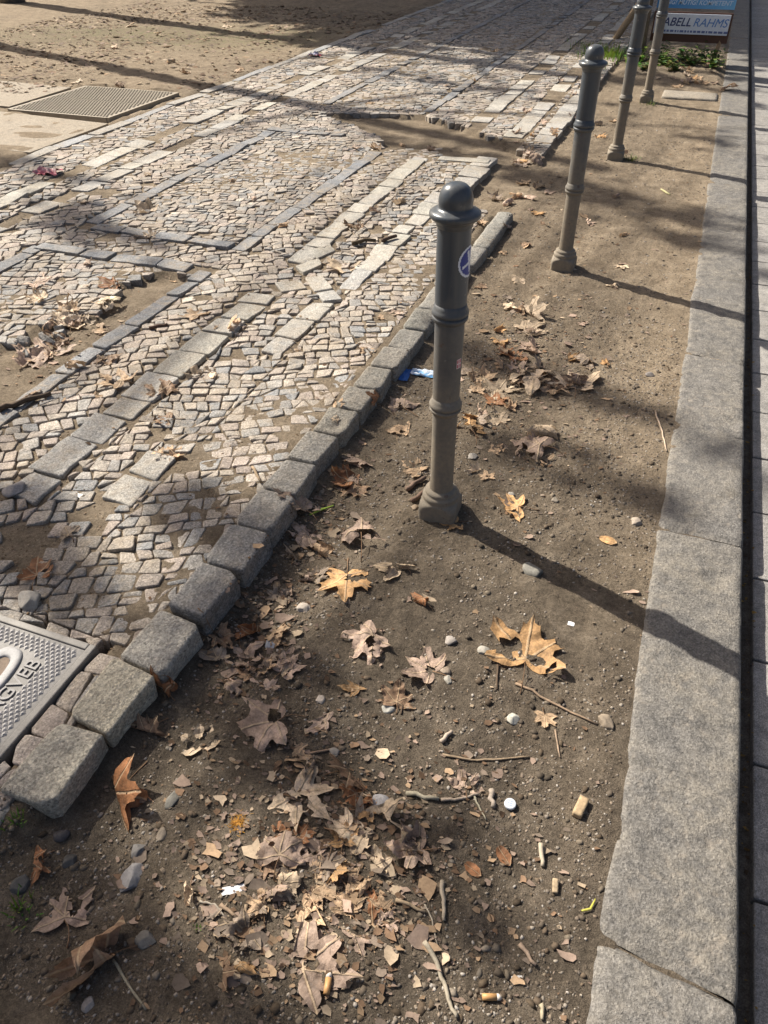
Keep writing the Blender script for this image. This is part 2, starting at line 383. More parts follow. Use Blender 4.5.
dry = 0.02+0.70*sst(0.8, 3.4, YY)+0.25*sst(-0.3, 0.12, XX)*sst(0.9, 1.9, YY)
dry = np.where((XX < PX1) & (XX > PX0) & (YY > .44), np.maximum(dry, 0.62), dry)
dry = np.where(XX < PX0, 0.95+0.5*fbm(XX, YY, .7, 3, 99), dry)
dry = np.where((XX < -1.0) & (YY < 0.9) & (YY > .44) & (XX > -1.6), 0.55, dry)
dry = dry-0.45*sst(9.1, 9.6, YY)*sst(-1.0, -0.7, XX)*sst(13, 11, YY)
a = gme.attributes.new('dry', 'FLOAT', 'POINT'); a.data.foreach_set('value', dry.astype(np.float32).ravel())
green = 0.55*np.exp(-((YY-10.6-0.15*(XX+6))/1.0)**2)*sst(-11, -8, XX)*sst(-4.7, -5.2, XX)
a = gme.attributes.new('green', 'FLOAT', 'POINT'); a.data.foreach_set('value', green.astype(np.float32).ravel())
tag(link('ground', gme, M_SOIL), kind='structure')

# ------------------------------------------------------------------ mosaic paving
def clip_rect(P, x0, x1, y0, y1):
    for ax, lim, sg in ((0, x0, 1), (0, x1, -1), (1, y0, 1), (1, y1, -1)):
        Q = []
        for i in range(len(P)):
            a, b = P[i], P[(i+1) % len(P)]; da = (a[ax]-lim)*sg; db = (b[ax]-lim)*sg
            if da >= 0: Q.append(a)
            if (da >= 0) != (db >= 0):
                t = da/(da-db); Q.append((a[0]+(b[0]-a[0])*t, a[1]+(b[1]-a[1])*t))
        P = Q
        if len(P) < 3: return []
    return P
def area(P): return 0.5*sum(P[i][0]*P[(i+1) % len(P)][1]-P[(i+1) % len(P)][0]*P[i][1] for i in range(len(P)))
def tidy(P, m):
    Q = []
    for p in P:
        if not Q or math.hypot(p[0]-Q[-1][0], p[1]-Q[-1][1]) > m: Q.append(p)
    if len(Q) > 1 and math.hypot(Q[0][0]-Q[-1][0], Q[0][1]-Q[-1][1]) <= m: Q.pop()
    return Q
def inset(P, d):
    n = len(P); out = []
    for i in range(n):
        a, b, c = P[i-1], P[i], P[(i+1) % n]
        e1 = (b[0]-a[0], b[1]-a[1]); e2 = (c[0]-b[0], c[1]-b[1]); l1 = math.hypot(*e1) or 1e-9; l2 = math.hypot(*e2) or 1e-9
        n1 = (-e1[1]/l1, e1[0]/l1); n2 = (-e2[1]/l2, e2[0]/l2); bx, by = n1[0]+n2[0], n1[1]+n2[1]; L = bx*bx+by*by
        k = min(2/L if L > 1e-6 else 1, 1.6); out.append((b[0]+bx*d*k, b[1]+by*d*k))
    return out
def cells(x0, x1, y0, y1, s, rot=0.0):
    """irregular hewn stones filling a rectangle: wavering rows cut at odd places"""
    cx, cy = (x0+x1)/2, (y0+y1)/2; rad = math.hypot(x1-x0, y1-y0)/2+3*s; k = int(rad/s)+1; ca, sa = math.cos(rot), math.sin(rot); sd = random.randrange(1000)
    us = np.arange(-rad-s, rad+s, s*0.5)
    B = np.array([(j+0.0)*s+(vnoise(us/(2.6*s)+sd, us*0+j*7.3, sd)-.5)*s*.55+(vnoise(us/(14*s)+sd, us*0+.5, sd+5)-.5)*s*2.6 for j in range(-k, k+2)])
    out = []
    for j in range(len(B)-1):
        u = -rad+random.random()*s; sl = 0
        while u < rad:
            L = s*random.uniform(.72, 1.42); s2 = random.gauss(0, .13)*s
            f = lambda q, w: (q, float(np.interp(q, us, B[w])))
            P = [f(u+sl, j), f(u+L+s2, j), f(u+L-s2, j+1), f(u-sl, j+1)]
            r = random.random(); S = [P]
            if r < .07: S = [[P[0], P[1], P[2]], [P[0], P[2], P[3]]]
            elif r < .16:
                t = random.uniform(.35, .65); m0 = (P[0][0]*(1-t)+P[3][0]*t, P[0][1]*(1-t)+P[3][1]*t); m1 = (P[1][0]*(1-t)+P[2][0]*t, P[1][1]*(1-t)+P[2][1]*t); S = [[P[0], P[1], m1, m0], [m0, m1, P[2], P[3]]]
            for Q in S:
                W = [(cx+p[0]*ca-p[1]*sa, cy+p[0]*sa+p[1]*ca) for p in Q]
                if max(w[0] for w in W) > x0 and min(w[0] for w in W) < x1 and max(w[1] for w in W) > y0 and min(w[1] for w in W) < y1:
                    W = clip_rect(W, x0, x1, y0, y1)
                    if len(W) >= 3: out.append(W)
            u += L; sl = s2
    return out
WARM = [(0.33, 0.29, 0.245), (0.31, 0.262, 0.228), (0.36, 0.32, 0.275), (0.285, 0.248, 0.218), (0.275, 0.26, 0.24)]
COOL = [(0.235, 0.235, 0.232), (0.195, 0.20, 0.205), (0.27, 0.262, 0.248), (0.24, 0.23, 0.218)]
SLAB = [(0.345, 0.33, 0.30), (0.37, 0.352, 0.315), (0.32, 0.312, 0.295), (0.35, 0.335, 0.295)]
BAND = [(0.185, 0.195, 0.208), (0.16, 0.17, 0.186), (0.21, 0.215, 0.222)]
pav = MB()
def stone(P, top, bev, col, gap=0.004, rough=0.004, tilt=0.006, low=-0.03):
    if area(P) < 0: P = P[::-1]
    P = inset(P, gap); P = tidy(P, 0.008)
    if len(P) < 3 or area(P) < 2e-4: return
    P = [(x+random.uniform(-rough, rough), y+random.uniform(-rough, rough)) for x, y in P]
    if area(P) < 2e-4: return
    if area(P) > .012:
        Z = []
        for i in range(len(P)):
            a, b = P[i], P[(i+1) % len(P)]; m = max(1, int(math.hypot(b[0]-a[0], b[1]-a[1])/.05)); Z.append(a)
            for k in range(1, m): Z.append((a[0]+(b[0]-a[0])*k/m+random.gauss(0, .0032), a[1]+(b[1]-a[1])*k/m+random.gauss(0, .0032)))
        P = Z
    # cut the corners off so no stone is a ruled polygon
    Q = []; n = len(P)
    for i in range(n):
        a, b, c = P[i-1], P[i], P[(i+1) % n]; k = random.uniform(0.04, 0.13)
        Q.append((b[0]+(a[0]-b[0])*k, b[1]+(a[1]-b[1])*k)); Q.append((b[0]+(c[0]-b[0])*k, b[1]+(c[1]-b[1])*k))
    n = len(Q); gxm = sum(q[0] for q in Q)/n; gym = sum(q[1] for q in Q)/n
    tx, ty = random.gauss(0, tilt), random.gauss(0, tilt); S = math.sqrt(area(Q))
    def zz(p): return top+((p[0]-gxm)*tx+(p[1]-gym)*ty)/max(S, .03)
    I1 = [(gxm+(x-gxm)*(1-bev*0.35/S*2), gym+(y-gym)*(1-bev*0.35/S*2)) for x, y in Q]
    I2 = [(gxm+(x-gxm)*(1-bev/S*2), gym+(y-gym)*(1-bev/S*2)) for x, y in Q]
    V = [(x, y, low) for x, y in Q]+[(x, y, zz((x, y))-bev) for x, y in Q]+[(x, y, zz((x, y))-bev*0.3) for x, y in I1]+[(x, y, zz((x, y))) for x, y in I2]
    F = []
    for r in range(3):
        for i in range(n): F.append((r*n+i, r*n+(i+1) % n, (r+1)*n+(i+1) % n, (r+1)*n+i))
    V.append((gxm, gym, top+random.uniform(-0.001, 0.0025))); F += [(3*n+i, 3*n+(i+1) % n, 4*n) for i in range(n)]
    pav.add(V, F, col)
def tone(pal, v=0.16):
    c = random.choice(pal); k = 1+random.uniform(-v, v); return tuple(min(1, q*k*1.25) for q in c)
slab_polys = []
def hit_slab(x, y, m=0.0):
    for P, (bx0, bx1, by0, by1) in slab_polys:
        if bx0-m < x < bx1+m and by0-m < y < by1+m:
            cx = (bx0+bx1)/2; cy = (by0+by1)/2
            Q = [(cx+(p[0]-cx)*(1+2*m/(bx1-bx0)), cy+(p[1]-cy)*(1+2*m/(by1-by0))) for p in P]
            if bool(inpoly(np.array([x]), np.array([y]), Q)[0]): return True
    return False
def addslab(P, pal=SLAB, top=0.0505, bev=0.0045, gap=0.002):
    xs = [p[0] for p in P]; ys = [p[1] for p in P]; slab_polys.append((P, (min(xs), max(xs), min(ys), max(ys))))
    stone(P, top+random.uniform(-0.003, 0.003), bev, tone(pal, 0.14), gap, 0.004, 0.005)
def inscribed(x, y):                                       # is this spot bare dirt?
    return bool(inpoly(np.array([x]), np.array([y]), GAP)[0]) or bool(inpoly(np.array([x]), np.array([y]), HOLE)[0])
BARE = [(-1.62, 1.17, 0.10), (-1.50, 1.33, 0.06), (-1.39, 1.72, 0.07), (-1.58, 1.80, 0.05), (-1.09, 1.62, 0.035), (-1.09, 1.95, 0.04), (-1.08, 1.38, 0.03), (-1.15, 1.02, 0.03),
        (-1.08, 2.5, 0.03), (-1.62, 2.42, 0.05), (-1.15, 3.0, 0.05), (-1.60, 4.05, 0.06), (-1.10, 3.6, 0.05), (-3.55, 4.1, 0.1), (-1.7, 0.98, 0.05), (-3.0, 3.42, 0.05)]
def buried(x, y):
    if any((x-a)**2+(y-b)**2 < r*r*(1+0.6*math.sin(5*math.atan2(y-b, x-a))*0.5) for a, b, r in BARE): return True
    return False
def row(x0, x1, y0, y1, lens=(0.16, 0.34), skip=0.0, pal=SLAB, jx=0.012):
    y = y0
    while y < y1:
        L = random.uniform(*lens); 
        if random.random() > skip and not inscribed((x0+x1)/2, y+L/2):
            a, b = x0+random.uniform(-jx, jx), x1+random.uniform(-jx, jx)
            P = [(a, y+random.uniform(-.006, .006)), (b, y+random.uniform(-.006, .006)), (b+random.uniform(-.01, .01), min(y1, y+L)+random.uniform(-.006, .006)), (a+random.uniform(-.01, .01), min(y1, y+L)+random.uniform(-.006, .006))]
            addslab(P, pal)
        y += L+0.006
# right half: row B, row A, band; then the same mirrored on the left
row(-1.54, -1.415, 1.42, 1.70, (0.13, 0.17)); row(-1.535, -1.42, 1.98, 3.03, (0.12, 0.22), 0.2); row(-1.49, -1.38, 3.22, 4.95, (0.13, 0.24), 0.12); row(-1.44, -1.29, 4.95, 5.75, (0.2, 0.32))
row(-1.87, -1.725, 1.33, 3.02, (0.13, 0.21), 0.04); row(-1.89, -1.76, 3.44, 5.55, (0.14, 0.26), 0.05); row(-1.72, -1.32, 5.55, 5.76, (0.10, 0.11), 0.3)
for q in ([(304, 276), (323, 275), (334, 287), (315, 290)], [(315, 290), (334, 287), (343, 299), (323, 301)], [(274, 282), (301, 279), (307, 287), (281, 291)], [(294, 265), (318, 256), (322, 264), (304, 273)], [(309, 250), (330, 242), (337, 249), (316, 257)]):
    addslab([G(px, py, .054) for px, py in q][::-1])
row(-2.245, -2.16, 0.9, 3.16, (0.18, 0.36), 0, BAND, 0.004); row(-2.245, -2.155, 3.50, 5.68, (0.18, 0.36), 0, BAND, 0.004)
row(-2.30, -2.21, 7.0, 16.8, (0.2, 0.4), 0, BAND, 0.006); row(-1.79, -1.64, 6.75, 16.8, (0.16, 0.34), 0.3); row(-1.40, -1.24, 6.35, 16.8, (0.16, 0.34), 0.3); row(-1.16, -1.0, 5.95, 9.9, (0.2, 0.4), 0.1)
row(-3.30, -3.20, 3.60, 5.9, (0.2, 0.4), 0, BAND, 0.004); row(-3.30, -3.21, 7.0, 16.8, (0.2, 0.4), 0, BAND, 0.006); row(-3.32, -3.23, 1.6, 3.18, (0.2, 0.36), 0, BAND, 0.004)
row(-3.81, -3.67, 2.6, 16.8, (0.16, 0.34), 0.32); row(-4.13, -3.98, 3.0, 16.8, (0.16, 0.34), 0.32)
row(-4.66, -4.55, 3.2, 16.8, (0.3, 0.7), 0.06, [(0.30, 0.29, 0.27), (0.25, 0.26, 0.27)])
def hrow(y0, y1, x0, x1, pal=BAND):
    x = x0
    while x < x1-0.03:
        L = min(random.uniform(0.18, 0.34), x1-x); 
        if x1-x-L < 0.08: L = x1-x
        addslab([(x, y0+random.uniform(-.004, .004)), (x+L, y0+random.uniform(-.004, .004)), (x+L, y1+random.uniform(-.004, .004)), (x, y1+random.uniform(-.004, .004))], pal, 0.056); x += L+0.006
hrow(3.13, 3.23, -3.30, -2.31); hrow(3.49, 3.585, -3.19, -2.26)
hrow(5.92, 6.0, -3.3, -2.62)
ZONES = [ # x0 x1 y0 y1 size rot cool-share
    (-1.405, -1.065, 0.93, 4.6, 0.055, 0.45, 0.22), (-1.70, -1.405, 0.93, 5.6, 0.055, 0.35, 0.45), (-1.405, -1.29, 4.6, 5.0, 0.066, 0.1, 0.2),
    (-2.155, -1.70, 0.3, 5.72, 0.057, 0.6, 0.12), (-1.70, -1.16, 0.3, 0.93, 0.058, 0.4, 0.3), (-1.15, -1.06, 0.45, 0.93, 0.09, 0.0, 0.15), (-2.75, -1.75, 5.72, 6.7, 0.06, 0.6, 0.25),
    (-3.20, -2.25, 3.585, 5.92, 0.058, 0.2, 0.72), (-3.23, -2.25, 1.2, 3.13, 0.056, 0.3, 0.5), (-3.30, -2.155, 3.23, 3.49, 0.057, 0.5, 0.15),
    (-3.68, -3.30, 1.6, 16.8, 0.066, 0.6, 0.2), (-4.00, -3.80, 2.0, 16.8, 0.066, 0.4, 0.3), (-4.56, -4.12, 2.4, 16.8, 0.07, 0.5, 0.3),
    (-3.30, -2.25, 6.0, 16.8, 0.068, 0.3, 0.6), (-2.22, -1.80, 6.0, 16.8, 0.068, 0.6, 0.25), (-1.62, -1.40, 5.9, 16.8, 0.068, 0.4, 0.35), (-1.22, -1.0, 5.8, 16.8, 0.068, 0.4, 0.25)]
for (x0, x1, y0, y1, s, rot, cool) in ZONES:
    for P in cells(x0, x1, y0, y1, s, rot):
        cx = sum(p[0] for p in P)/len(P); cy = sum(p[1] for p in P)/len(P)
        if hit_slab(cx, cy, 0.012) or inscribed(cx, cy) or buried(cx, cy): continue
        if cx > -2.2 and cx < -1.155 and cy < 0.905: continue                           # the iron cover
        if random.random() < 0.015: continue
        q = [p for p in P]
        if any(hit_slab(p[0], p[1], 0.0) for p in q):
            q = [(cx+(p[0]-cx)*0.78, cy+(p[1]-cy)*0.78) for p in q]
        top = 0.047+float(fbm(cx, cy, 1.5, 2, 55))*0.006+random.gauss(0, 0.0018)
        if -1.16 < cx and cy < 5: top += 0.004*float(fbm(cx, cy, 2.6, 2, 77))
        c = tone(COOL if random.random() < cool*.75+0.25*float(fbm(cx, cy, 1.2, 2, 90)) else WARM)
        stone(tidy(q, s*0.16), top, 0.0036, c, 0.0024, 0.003, 0.004)
for k in range(26):                                         # loosened cobbles on the rim of the dirt hole
    cx, cy = random.uniform(-2.75, -2.45), random.uniform(2.1, 2.75)
    a0 = random.uniform(0, 6); P = [(cx+0.034*math.cos(a0+i*1.57+random.uniform(-.2, .2)), cy+0.034*math.sin(a0+i*1.57+random.uniform(-.2, .2))) for i in range(4)]
    if inscribed(cx, cy): stone(P, 0.028+random.uniform(0, .02), 0.007, tone(COOL), 0, .004, .02, -0.02)
tag(pav.build('pavement', M_MOSAIC), kind='structure')

# concrete apron round the far iron cover
mb = MB()
for P in ([(-9.0, 4.75), (-4.72, 4.75), (-4.72, 5.72), (-9.0, 5.98)], [(-9.0, 6.0), (-6.03, 5.985), (-6.06, 6.9), (-9.0, 7.1)]):
    n = 4; V = [(x, y, -0.03) for x, y in P]+[(x, y, 0.046) for x, y in P]
    mb.add(V, [(4, 5, 6, 7)]+[(i, (i+1) % 4, 4+(i+1) % 4, 4+i) for i in range(4)], (0.32, 0.275, 0.215))
tag(mb.build('concrete_path', M_MOSAIC), kind='structure')

# ------------------------------------------------------------------ kerb and road
kb = MB()
joints = [-1.6, -0.6, 0.655, 1.945, 3.165, 5.75, 7.9, 10.2, 12.6, 15, 18, 22, 27, 33, 40]
jskew = [random.uniform(-.04, .01) for _ in joints]
def kx(y): return 0.171+float(fbm(y*1.0, 0.3, 3.0, 4, 301))*0.011*(1 if y < 6 else 0.5)
for bi in range(len(joints)-1):
    y0, y1 = joints[bi]+0.003, joints[bi+1]-0.003
    k = max(6, int((y1-y0)/(0.014 if y0 < 3.3 and y1 > 0.3 else 0.12))); dz = random.uniform(-0.002, 0.002); skew = random.uniform(-0.02, 0.02)
    xs_t = [0.0, 0.03, 0.07, 0.13, 0.25, 0.4, 0.55, 0.7, 0.82, 0.90, 0.955, 0.985, 1.0]; V = []; F = []
    for i in range(k+1):
        t = i/k; y = y0+(y1-y0)*t
        for j, s in enumerate(xs_t):
            xl = kx(y); xr = 0.424+0.003*float(fbm(y, 1.7, 4, 3, 305)); x = xl+(xr-xl)*s
            yy = y+jskew[bi+(1 if t > .5 else 0)]*(s-.5)*min(1, 1.0) + (float(fbm(x, joints[bi+(1 if t > .5 else 0)], 14, 3, 319))*.006+float(fbm(x, y, 60, 2, 321))*.003)*max(0, 1-min(t, 1-t)*(y1-y0)/.05)
            e = min(1, min(t, 1-t)*(y1-y0)/(0.02+.012*float(fbm(x, y, 20, 2, 323)))); z = 0.011+dz-0.011*(1-e)**2
            if j == 0: z -= 0.016
            elif j == 1: z -= 0.005+0.003*float(fbm(y, .2, 25, 2, 307))
            elif j == 2: z -= 0.001
            if j >= len(xs_t)-3: z -= (0.001, 0.006, 0.017)[j-len(xs_t)+3]
            z += float(fbm(x, y, 9, 4, 311))*0.0035-.006*max(0, float(fbm(x, y, 16, 3, 313))-.33)*4*(.02 < s < .97)
            V.append((x, yy, z))
        V.append((kx(y), y, -0.22)); V.append((0.425, y, -0.22))
    w = len(xs_t)+2
    for i in range(k):
        for j in range(w-3): F.append((i*w+j, i*w+j+1, (i+1)*w+j+1, (i+1)*w+j))
        F.append((i*w+w-2, i*w, (i+1)*w, (i+1)*w+w-2)); F.append((i*w+w-3, i*w+w-1, (i+1)*w+w-1, (i+1)*w+w-3))
    F.append(tuple(range(w-2))+(w-1, w-2)); b = k*w; F.append(tuple(b+j for j in (w-2, w-1))+tuple(b+j for j in range(w-3, -1, -1)))
    c = random.uniform(0.92, 1.06); kb.add(V, F, (0.165*c, 0.157*c, 0.147*c))
kerb = tag(kb.build('kerb', M_KERB, None, True), kind='structure')
rb = MB()
V, F = box((1.7, 10, -0.165), (1.27, 30, 0.055)); rb.add(V, F, (0.10, 0.082, 0.062))
y = 0.558-0.338*8
while y < 26:
    L = 0.338
    for cxi in range(7):
        x0 = 0.474+cxi*0.338; c = random.uniform(0.85, 1.1)
        V, F = box((x0+0.166, y+L/2, -0.11), (0.1650, L/2-0.004, 0.03+random.uniform(-.001, .001)))
        bm = bmesh.new(); vs = [bm.verts.new(v) for v in V]; [bm.faces.new([vs[i] for i in f]) for f in F]
        bmesh.ops.bevel(bm, geom=[e for e in bm.edges], offset=0.004, segments=2, affect='EDGES', profile=0.5)
        bm.verts.index_update(); rb.add([tuple(v.co) for v in bm.verts], [tuple(v.index for v in f.verts) for f in bm.faces], (0.27*c, 0.258*c, 0.245*c)); bm.free()
    y += L
tag(rb.build('road', M_ROAD), kind='structure')
mb = MB(); V, F = rockbox((0.255, 0.165, 0.04), 0.012, 20, 0.002, 5); V = V+np.array([-0.11, 8.61, -0.022]); mb.add(V, F, (0.30, 0.27, 0.225))
tag(mb.build('pavement_slab', M_MOSAIC, None, True), kind='structure')

# ------------------------------------------------------------------ edging stones
ES = [  # y0, y1, x centre, half width, top z, tint
    (0.10, 0.27, -1.12, .08, .055, (.36, .35, .32)), (0.30, 0.475, -1.105, .075, .07, (.42, .41, .38)), (0.49, 0.685, -1.015, .075, .090, (.44, .43, .385)), (0.69, 0.875, -1.005, .075, .092, (.50, .48, .41)),
    (0.88, 1.06, -0.99, .075, .090, (.43, .43, .41)), (1.068, 1.25, -0.985, .072, .088, (.225, .235, .25)), (1.258, 1.435, -0.985, .072, .083, (.25, .26, .275)), (1.443, 1.62, -0.99, .072, .080, (.265, .27, .275)),
    (1.628, 1.805, -0.995, .068, .078, (.27, .275, .275)), (1.813, 1.99, -1.0, .066, .074, (.30, .305, .30)), (1.998, 2.17, -0.99, .066, .072, (.31, .31, .29)), (2.178, 2.34, -0.985, .064, .068, (.29, .295, .285)),
    (2.348, 2.52, -0.98, .064, .066, (.27, .275, .265)), (2.528, 2.70, -0.975, .064, .064, (.29, .29, .28)), (2.708, 2.90, -0.97, .064, .062, (.26, .265, .26)), (2.908, 3.12, -0.972, .064, .060, (.28, .285, .27)),
    (3.13, 3.40, -0.975, .064, .058, (.28, .285, .28)), (3.41, 3.70, -0.98, .062, .056, (.27, .275, .27)), (3.71, 3.97, -0.965, .062, .054, (.26, .265, .265)), (3.98, 4.60, -0.955, .06, .056, (.24, .25, .25))]
ES_LAB = ['sunken grey edging stone end at the bottom left edge, apart from the row', 'pale grey edging stone at the left edge before the big front block', 'big pale grey edging block, front of the full row beside the iron cover',
          'pale edging block with chipped top, beside the corner of the iron cover', 'smooth mid grey edging stone just past the iron cover corner', 'dark lumpy edging stone, darkest of the near row',
          'dark blue grey edging stone with a flat top after the lumpy dark one', 'flat grey edging stone with rust leaves lying at its foot', 'flat grey edging stone level with the curled rust leaf',
          'light grey edging stone with chipped corner, left of the curled rust leaf', 'edging stone with deep hollows worn in its top', 'narrow edging stone directly beyond the hollowed one',
          'short edging stone left of the blue wrapper', 'rough edging stone just beyond the blue wrapper', 'dark rough edging stone left of the lower bollard ring', 'edging stone left of the middle of the nearest bollard',
          'edging stone partly hidden behind the nearest bollard shaft', 'last short edging stone behind the nearest bollard', 'edging stone hidden but for a corner right behind the nearest bollard', 'long flat edging stone at the end of the row beyond the nearest bollard']
for i, (y0, y1, xc, hw, zt, col) in enumerate(ES):
    hz = 0.085; V, F = rockbox((hw*random.uniform(.84, .94), (y1-y0)/2-0.002, hz), random.uniform(.008, .013), 30, 0.0044, 40+i, 13); V[:, 0] *= 1+V[:, 1]/(y1-y0)*random.uniform(-.16, .16); V[:, 1] += V[:, 0]*random.uniform(-.12, .12)
    a = random.uniform(-0.04, 0.04); ca, sa = math.cos(a), math.sin(a)
    if i == 10: V = V-np.outer(np.exp(-((V[:, 0]-.01)/.028)**2-((V[:, 1]+.02)/.03)**2)*(V[:, 2] > 0.03), (0, 0, .018))
    for _ in range(4):                                      # corners knocked off
        d = np.array([random.choice((-1, 1))*random.uniform(.4, 1), random.choice((-1, 1))*random.uniform(.4, 1), random.uniform(-.1, .35)]); d /= np.linalg.norm(d)
        q = V@d; h = np.max(q)-random.uniform(.002, .011); V = V-np.outer(np.maximum(q-h, 0)*.9, d)
    V = np.stack([V[:, 0]*ca-V[:, 1]*sa, V[:, 0]*sa+V[:, 1]*ca, V[:, 2]], 1)
    V[:, 2] += V[:, 0]*random.uniform(-.05, .02)*(1.0)
    zt -= .028 if y1 < 1.1 else .006; hw_ = 0; me = pymesh('edging_stone', V, F, True, [(col[0]*1.17, col[1]*1.10, col[2]*1.0)]*len(V))
    o = link('edging_stone', me, M_EDGE, None, (xc*(1.012 if y1 < 1.1 else 1.0)-.004, (y0+y1)/2, zt-hz))
    tag(o, ES_LAB[i], 'edging stone', 'rough edging stones along the mosaic path')

# ------------------------------------------------------------------ ground lookup for things that rest on it
dg_objs = [o for o in C.objects if o.type == 'MESH']
vs_all = []; fs_all = []; base = 0
for o in dg_objs:
    me = o.data; n = len(me.vertices); a = np.empty(n*3, np.float32); me.vertices.foreach_get('co', a); a = a.reshape(-1, 3)+np.array(o.location)
    me.calc_loop_triangles(); t = np.empty(len(me.loop_triangles)*3, np.int32); me.loop_triangles.foreach_get('vertices', t)
    keep = None
    vs_all.append(a); fs_all.append(t.reshape(-1, 3)+base); base += n
bvh = BVHTree.FromPolygons(np.concatenate(vs_all).tolist(), np.concatenate(fs_all).tolist())
def GZ(x, y):
    h = bvh.ray_cast(Vector((x, y, 1.0)), Vector((0, 0, -1)))
    return h[0].z if h[0] is not None else Tz(x, y)
def GP(px, py):
    w = AX @ np.array([px-CX, py-CY, FOC]); h = bvh.ray_cast(Vector((0, 0, H)), Vector(w).normalized())
    if h[0] is None: x, y = G(px, py); return x, y, 0.0
    return h[0].x, h[0].y, h[0].z

# ------------------------------------------------------------------ bollards
def plinth_ring(n, z, rp, hs):
    V = []
    for k in range(n):
        a = 2*math.pi*(k+0.5)/n; c, s = abs(math.cos(a)), abs(math.sin(a))
        sq = hs/max(c, s); rc = hs*1.30; r = min(sq, rc, rp); V.append((r*math.cos(a), r*math.sin(a), z))
    return V
def make_bollard(label):
    root = empty('bollard'); tag(root, label, 'bollard', 'grey cast iron bollards along the kerb')
    n = 72; V = []; F = []
    prof = [(-0.06, .2), (0.0, .2), (0.012, .2), (0.022, .098), (0.030, .092), (0.040, .084), (0.050, .0765), (0.058, .070), (0.063, .063), (0.066, .058), (0.070, .0575), (0.076, .059), (0.082, .0585), (0.087, .054), (0.089, .050), (0.093, .0505), (0.098, .0505), (0.102, .044), (0.106, .037)]
    for z, r in prof: V += plinth_ring(n, z, r, 0.060)
    for j in range(len(prof)-1):
        for k in range(n): F.append((j*n+k, j*n+(k+1) % n, (j+1)*n+(k+1) % n, (j+1)*n+k))
    link('plinth', pymesh('plinth', V, F, True), M_BOLL, root)
    def part(name, pr, nn=56, smooth=True):
        pr = [(r_*(.885 if z_ < .9 else .93), z_) for r_, z_ in pr]
        Vv, Ff = lathe(pr, nn); return link(name, pymesh(name, Vv, Ff, smooth), M_BOLL, root)
    part('shaft', [(.0425, .104), (.0410, .12), (.0405, .20), (.0415, .385), (.0440, .430), (.0442, .50), (.0455, .665), (.0478, .71), (.0482, .80), (.0485, .895), (.0456, .942)])
    def ring(z, rb, r, up):
        return part('ring', [(rb, z-.020), (rb+.003, z-.020), (r-.004, z-.014), (r-.001, z-.011), (r-.001, z-.004), (r-.006, z-.003), (r-.006, z), (r, z+.002), (r+.0005, z+.008), (r-.003, z+.014), (rb+.004, z+.020), (up, z+.030), (up-.004, z+.031)])
    ring(.405, .0425, .0535, .0445); ring(.690, .046, .0560, .0485)
    part('cap', [(.046, .918), (.0490, .920), (.0500, .927), (.0535, .933), (.0630, .938), (.0680, .943), (.0690, .948), (.0680, .953), (.0620, .957), (.0520, .960), (.0460, .963), (.0442, .966), (.0446, .970), (.0456, .976), (.0455, .983), (.0440, .991), (.0408, 1.000), (.0355, 1.0085), (.0285, 1.0148), (.020, 1.0188), (.010, 1.0210), (.0005, 1.0216)])
    return root
b0 = make_bollard('nearest grey bollard with a blue sticker near its top')
BL = [(-0.498, 1.787), (-0.491, 3.952), (-0.507, 6.195), (-0.482, 8.234)]
BLAB = [None, 'second bollard from the front, dusty tan foot and whole dome in view', 'third bollard, dome cut at the upper picture edge, weeds at its foot', 'farthest bollard, right in front of the poster and the slab']
for i, (x, y) in enumerate(BL):
    if i == 0: o = b0
    else:
        o = b0.copy(); C.objects.link(o); o['label'] = BLAB[i]
        for ch in list(b0.children):
            c = ch.copy(); C.objects.link(c); c.parent = o
    o.location = (x, y, Tz(x, y)-0.002 if i else 0.0)
    o.rotation_euler = (R((0, .4, -.3, .3)[i]), R((0.0, 0, 0.2, -.6)[i]), R((2, -1, 3, 0)[i]))
def sticker(a0, da, z0, hz, r, name, shape, cols, mask):
    """a paper patch bent round the shaft, printed by colouring its cells"""
    n, m = 40, 40; V = []; F = []; K = []
    for j in range(m+1):
        for i in range(n+1):
            u = i/n*2-1; v = j/m*2-1; a = a0+da*u; V.append((r*math.cos(a), r*math.sin(a), z0+hz*v))
            K.append(cols(u, v))
    for j in range(m):
        for i in range(n):
            u = (i+.5)/n*2-1; v = (j+.5)/m*2-1
            if mask(u, v): F.append((j*(n+1)+i, j*(n+1)+i+1, (j+1)*(n+1)+i+1, (j+1)*(n+1)+i))
    o = link(name, pymesh(name, V, F, True, K), M_PAINT, b0)
    return o
def scol(u, v):
    r = math.hypot(u, v); W = (.72, .75, .82); B = (.04, .06, .28)
    if r > .86: return W
    if r > .74: return B
    if abs(u+0.25*v) < .12 or abs(v-0.35*u+.05) < .09 or (abs(u-.3) < .16 and v > .1): return W
    return B
s1 = sticker(R(-9), 0.86, 0.838, 0.040, 0.0440, 'round_sticker', 0, scol, lambda u, v: u*u+v*v < 1)
s1['label'] = 'round white and blue sticker'
def scol2(u, v): return (.72, .60, .60) if (abs(u) > .82 or abs(v) > .86 or abs(abs(u)-.25) < .14 or abs(v) < .12) else (.45, .05, .08)
s2 = sticker(R(-26), 0.22, 0.555, 0.014, 0.0407, 'small_sticker', 0, scol2, lambda u, v: True)
s2['label'] = 'small red and white sticker'

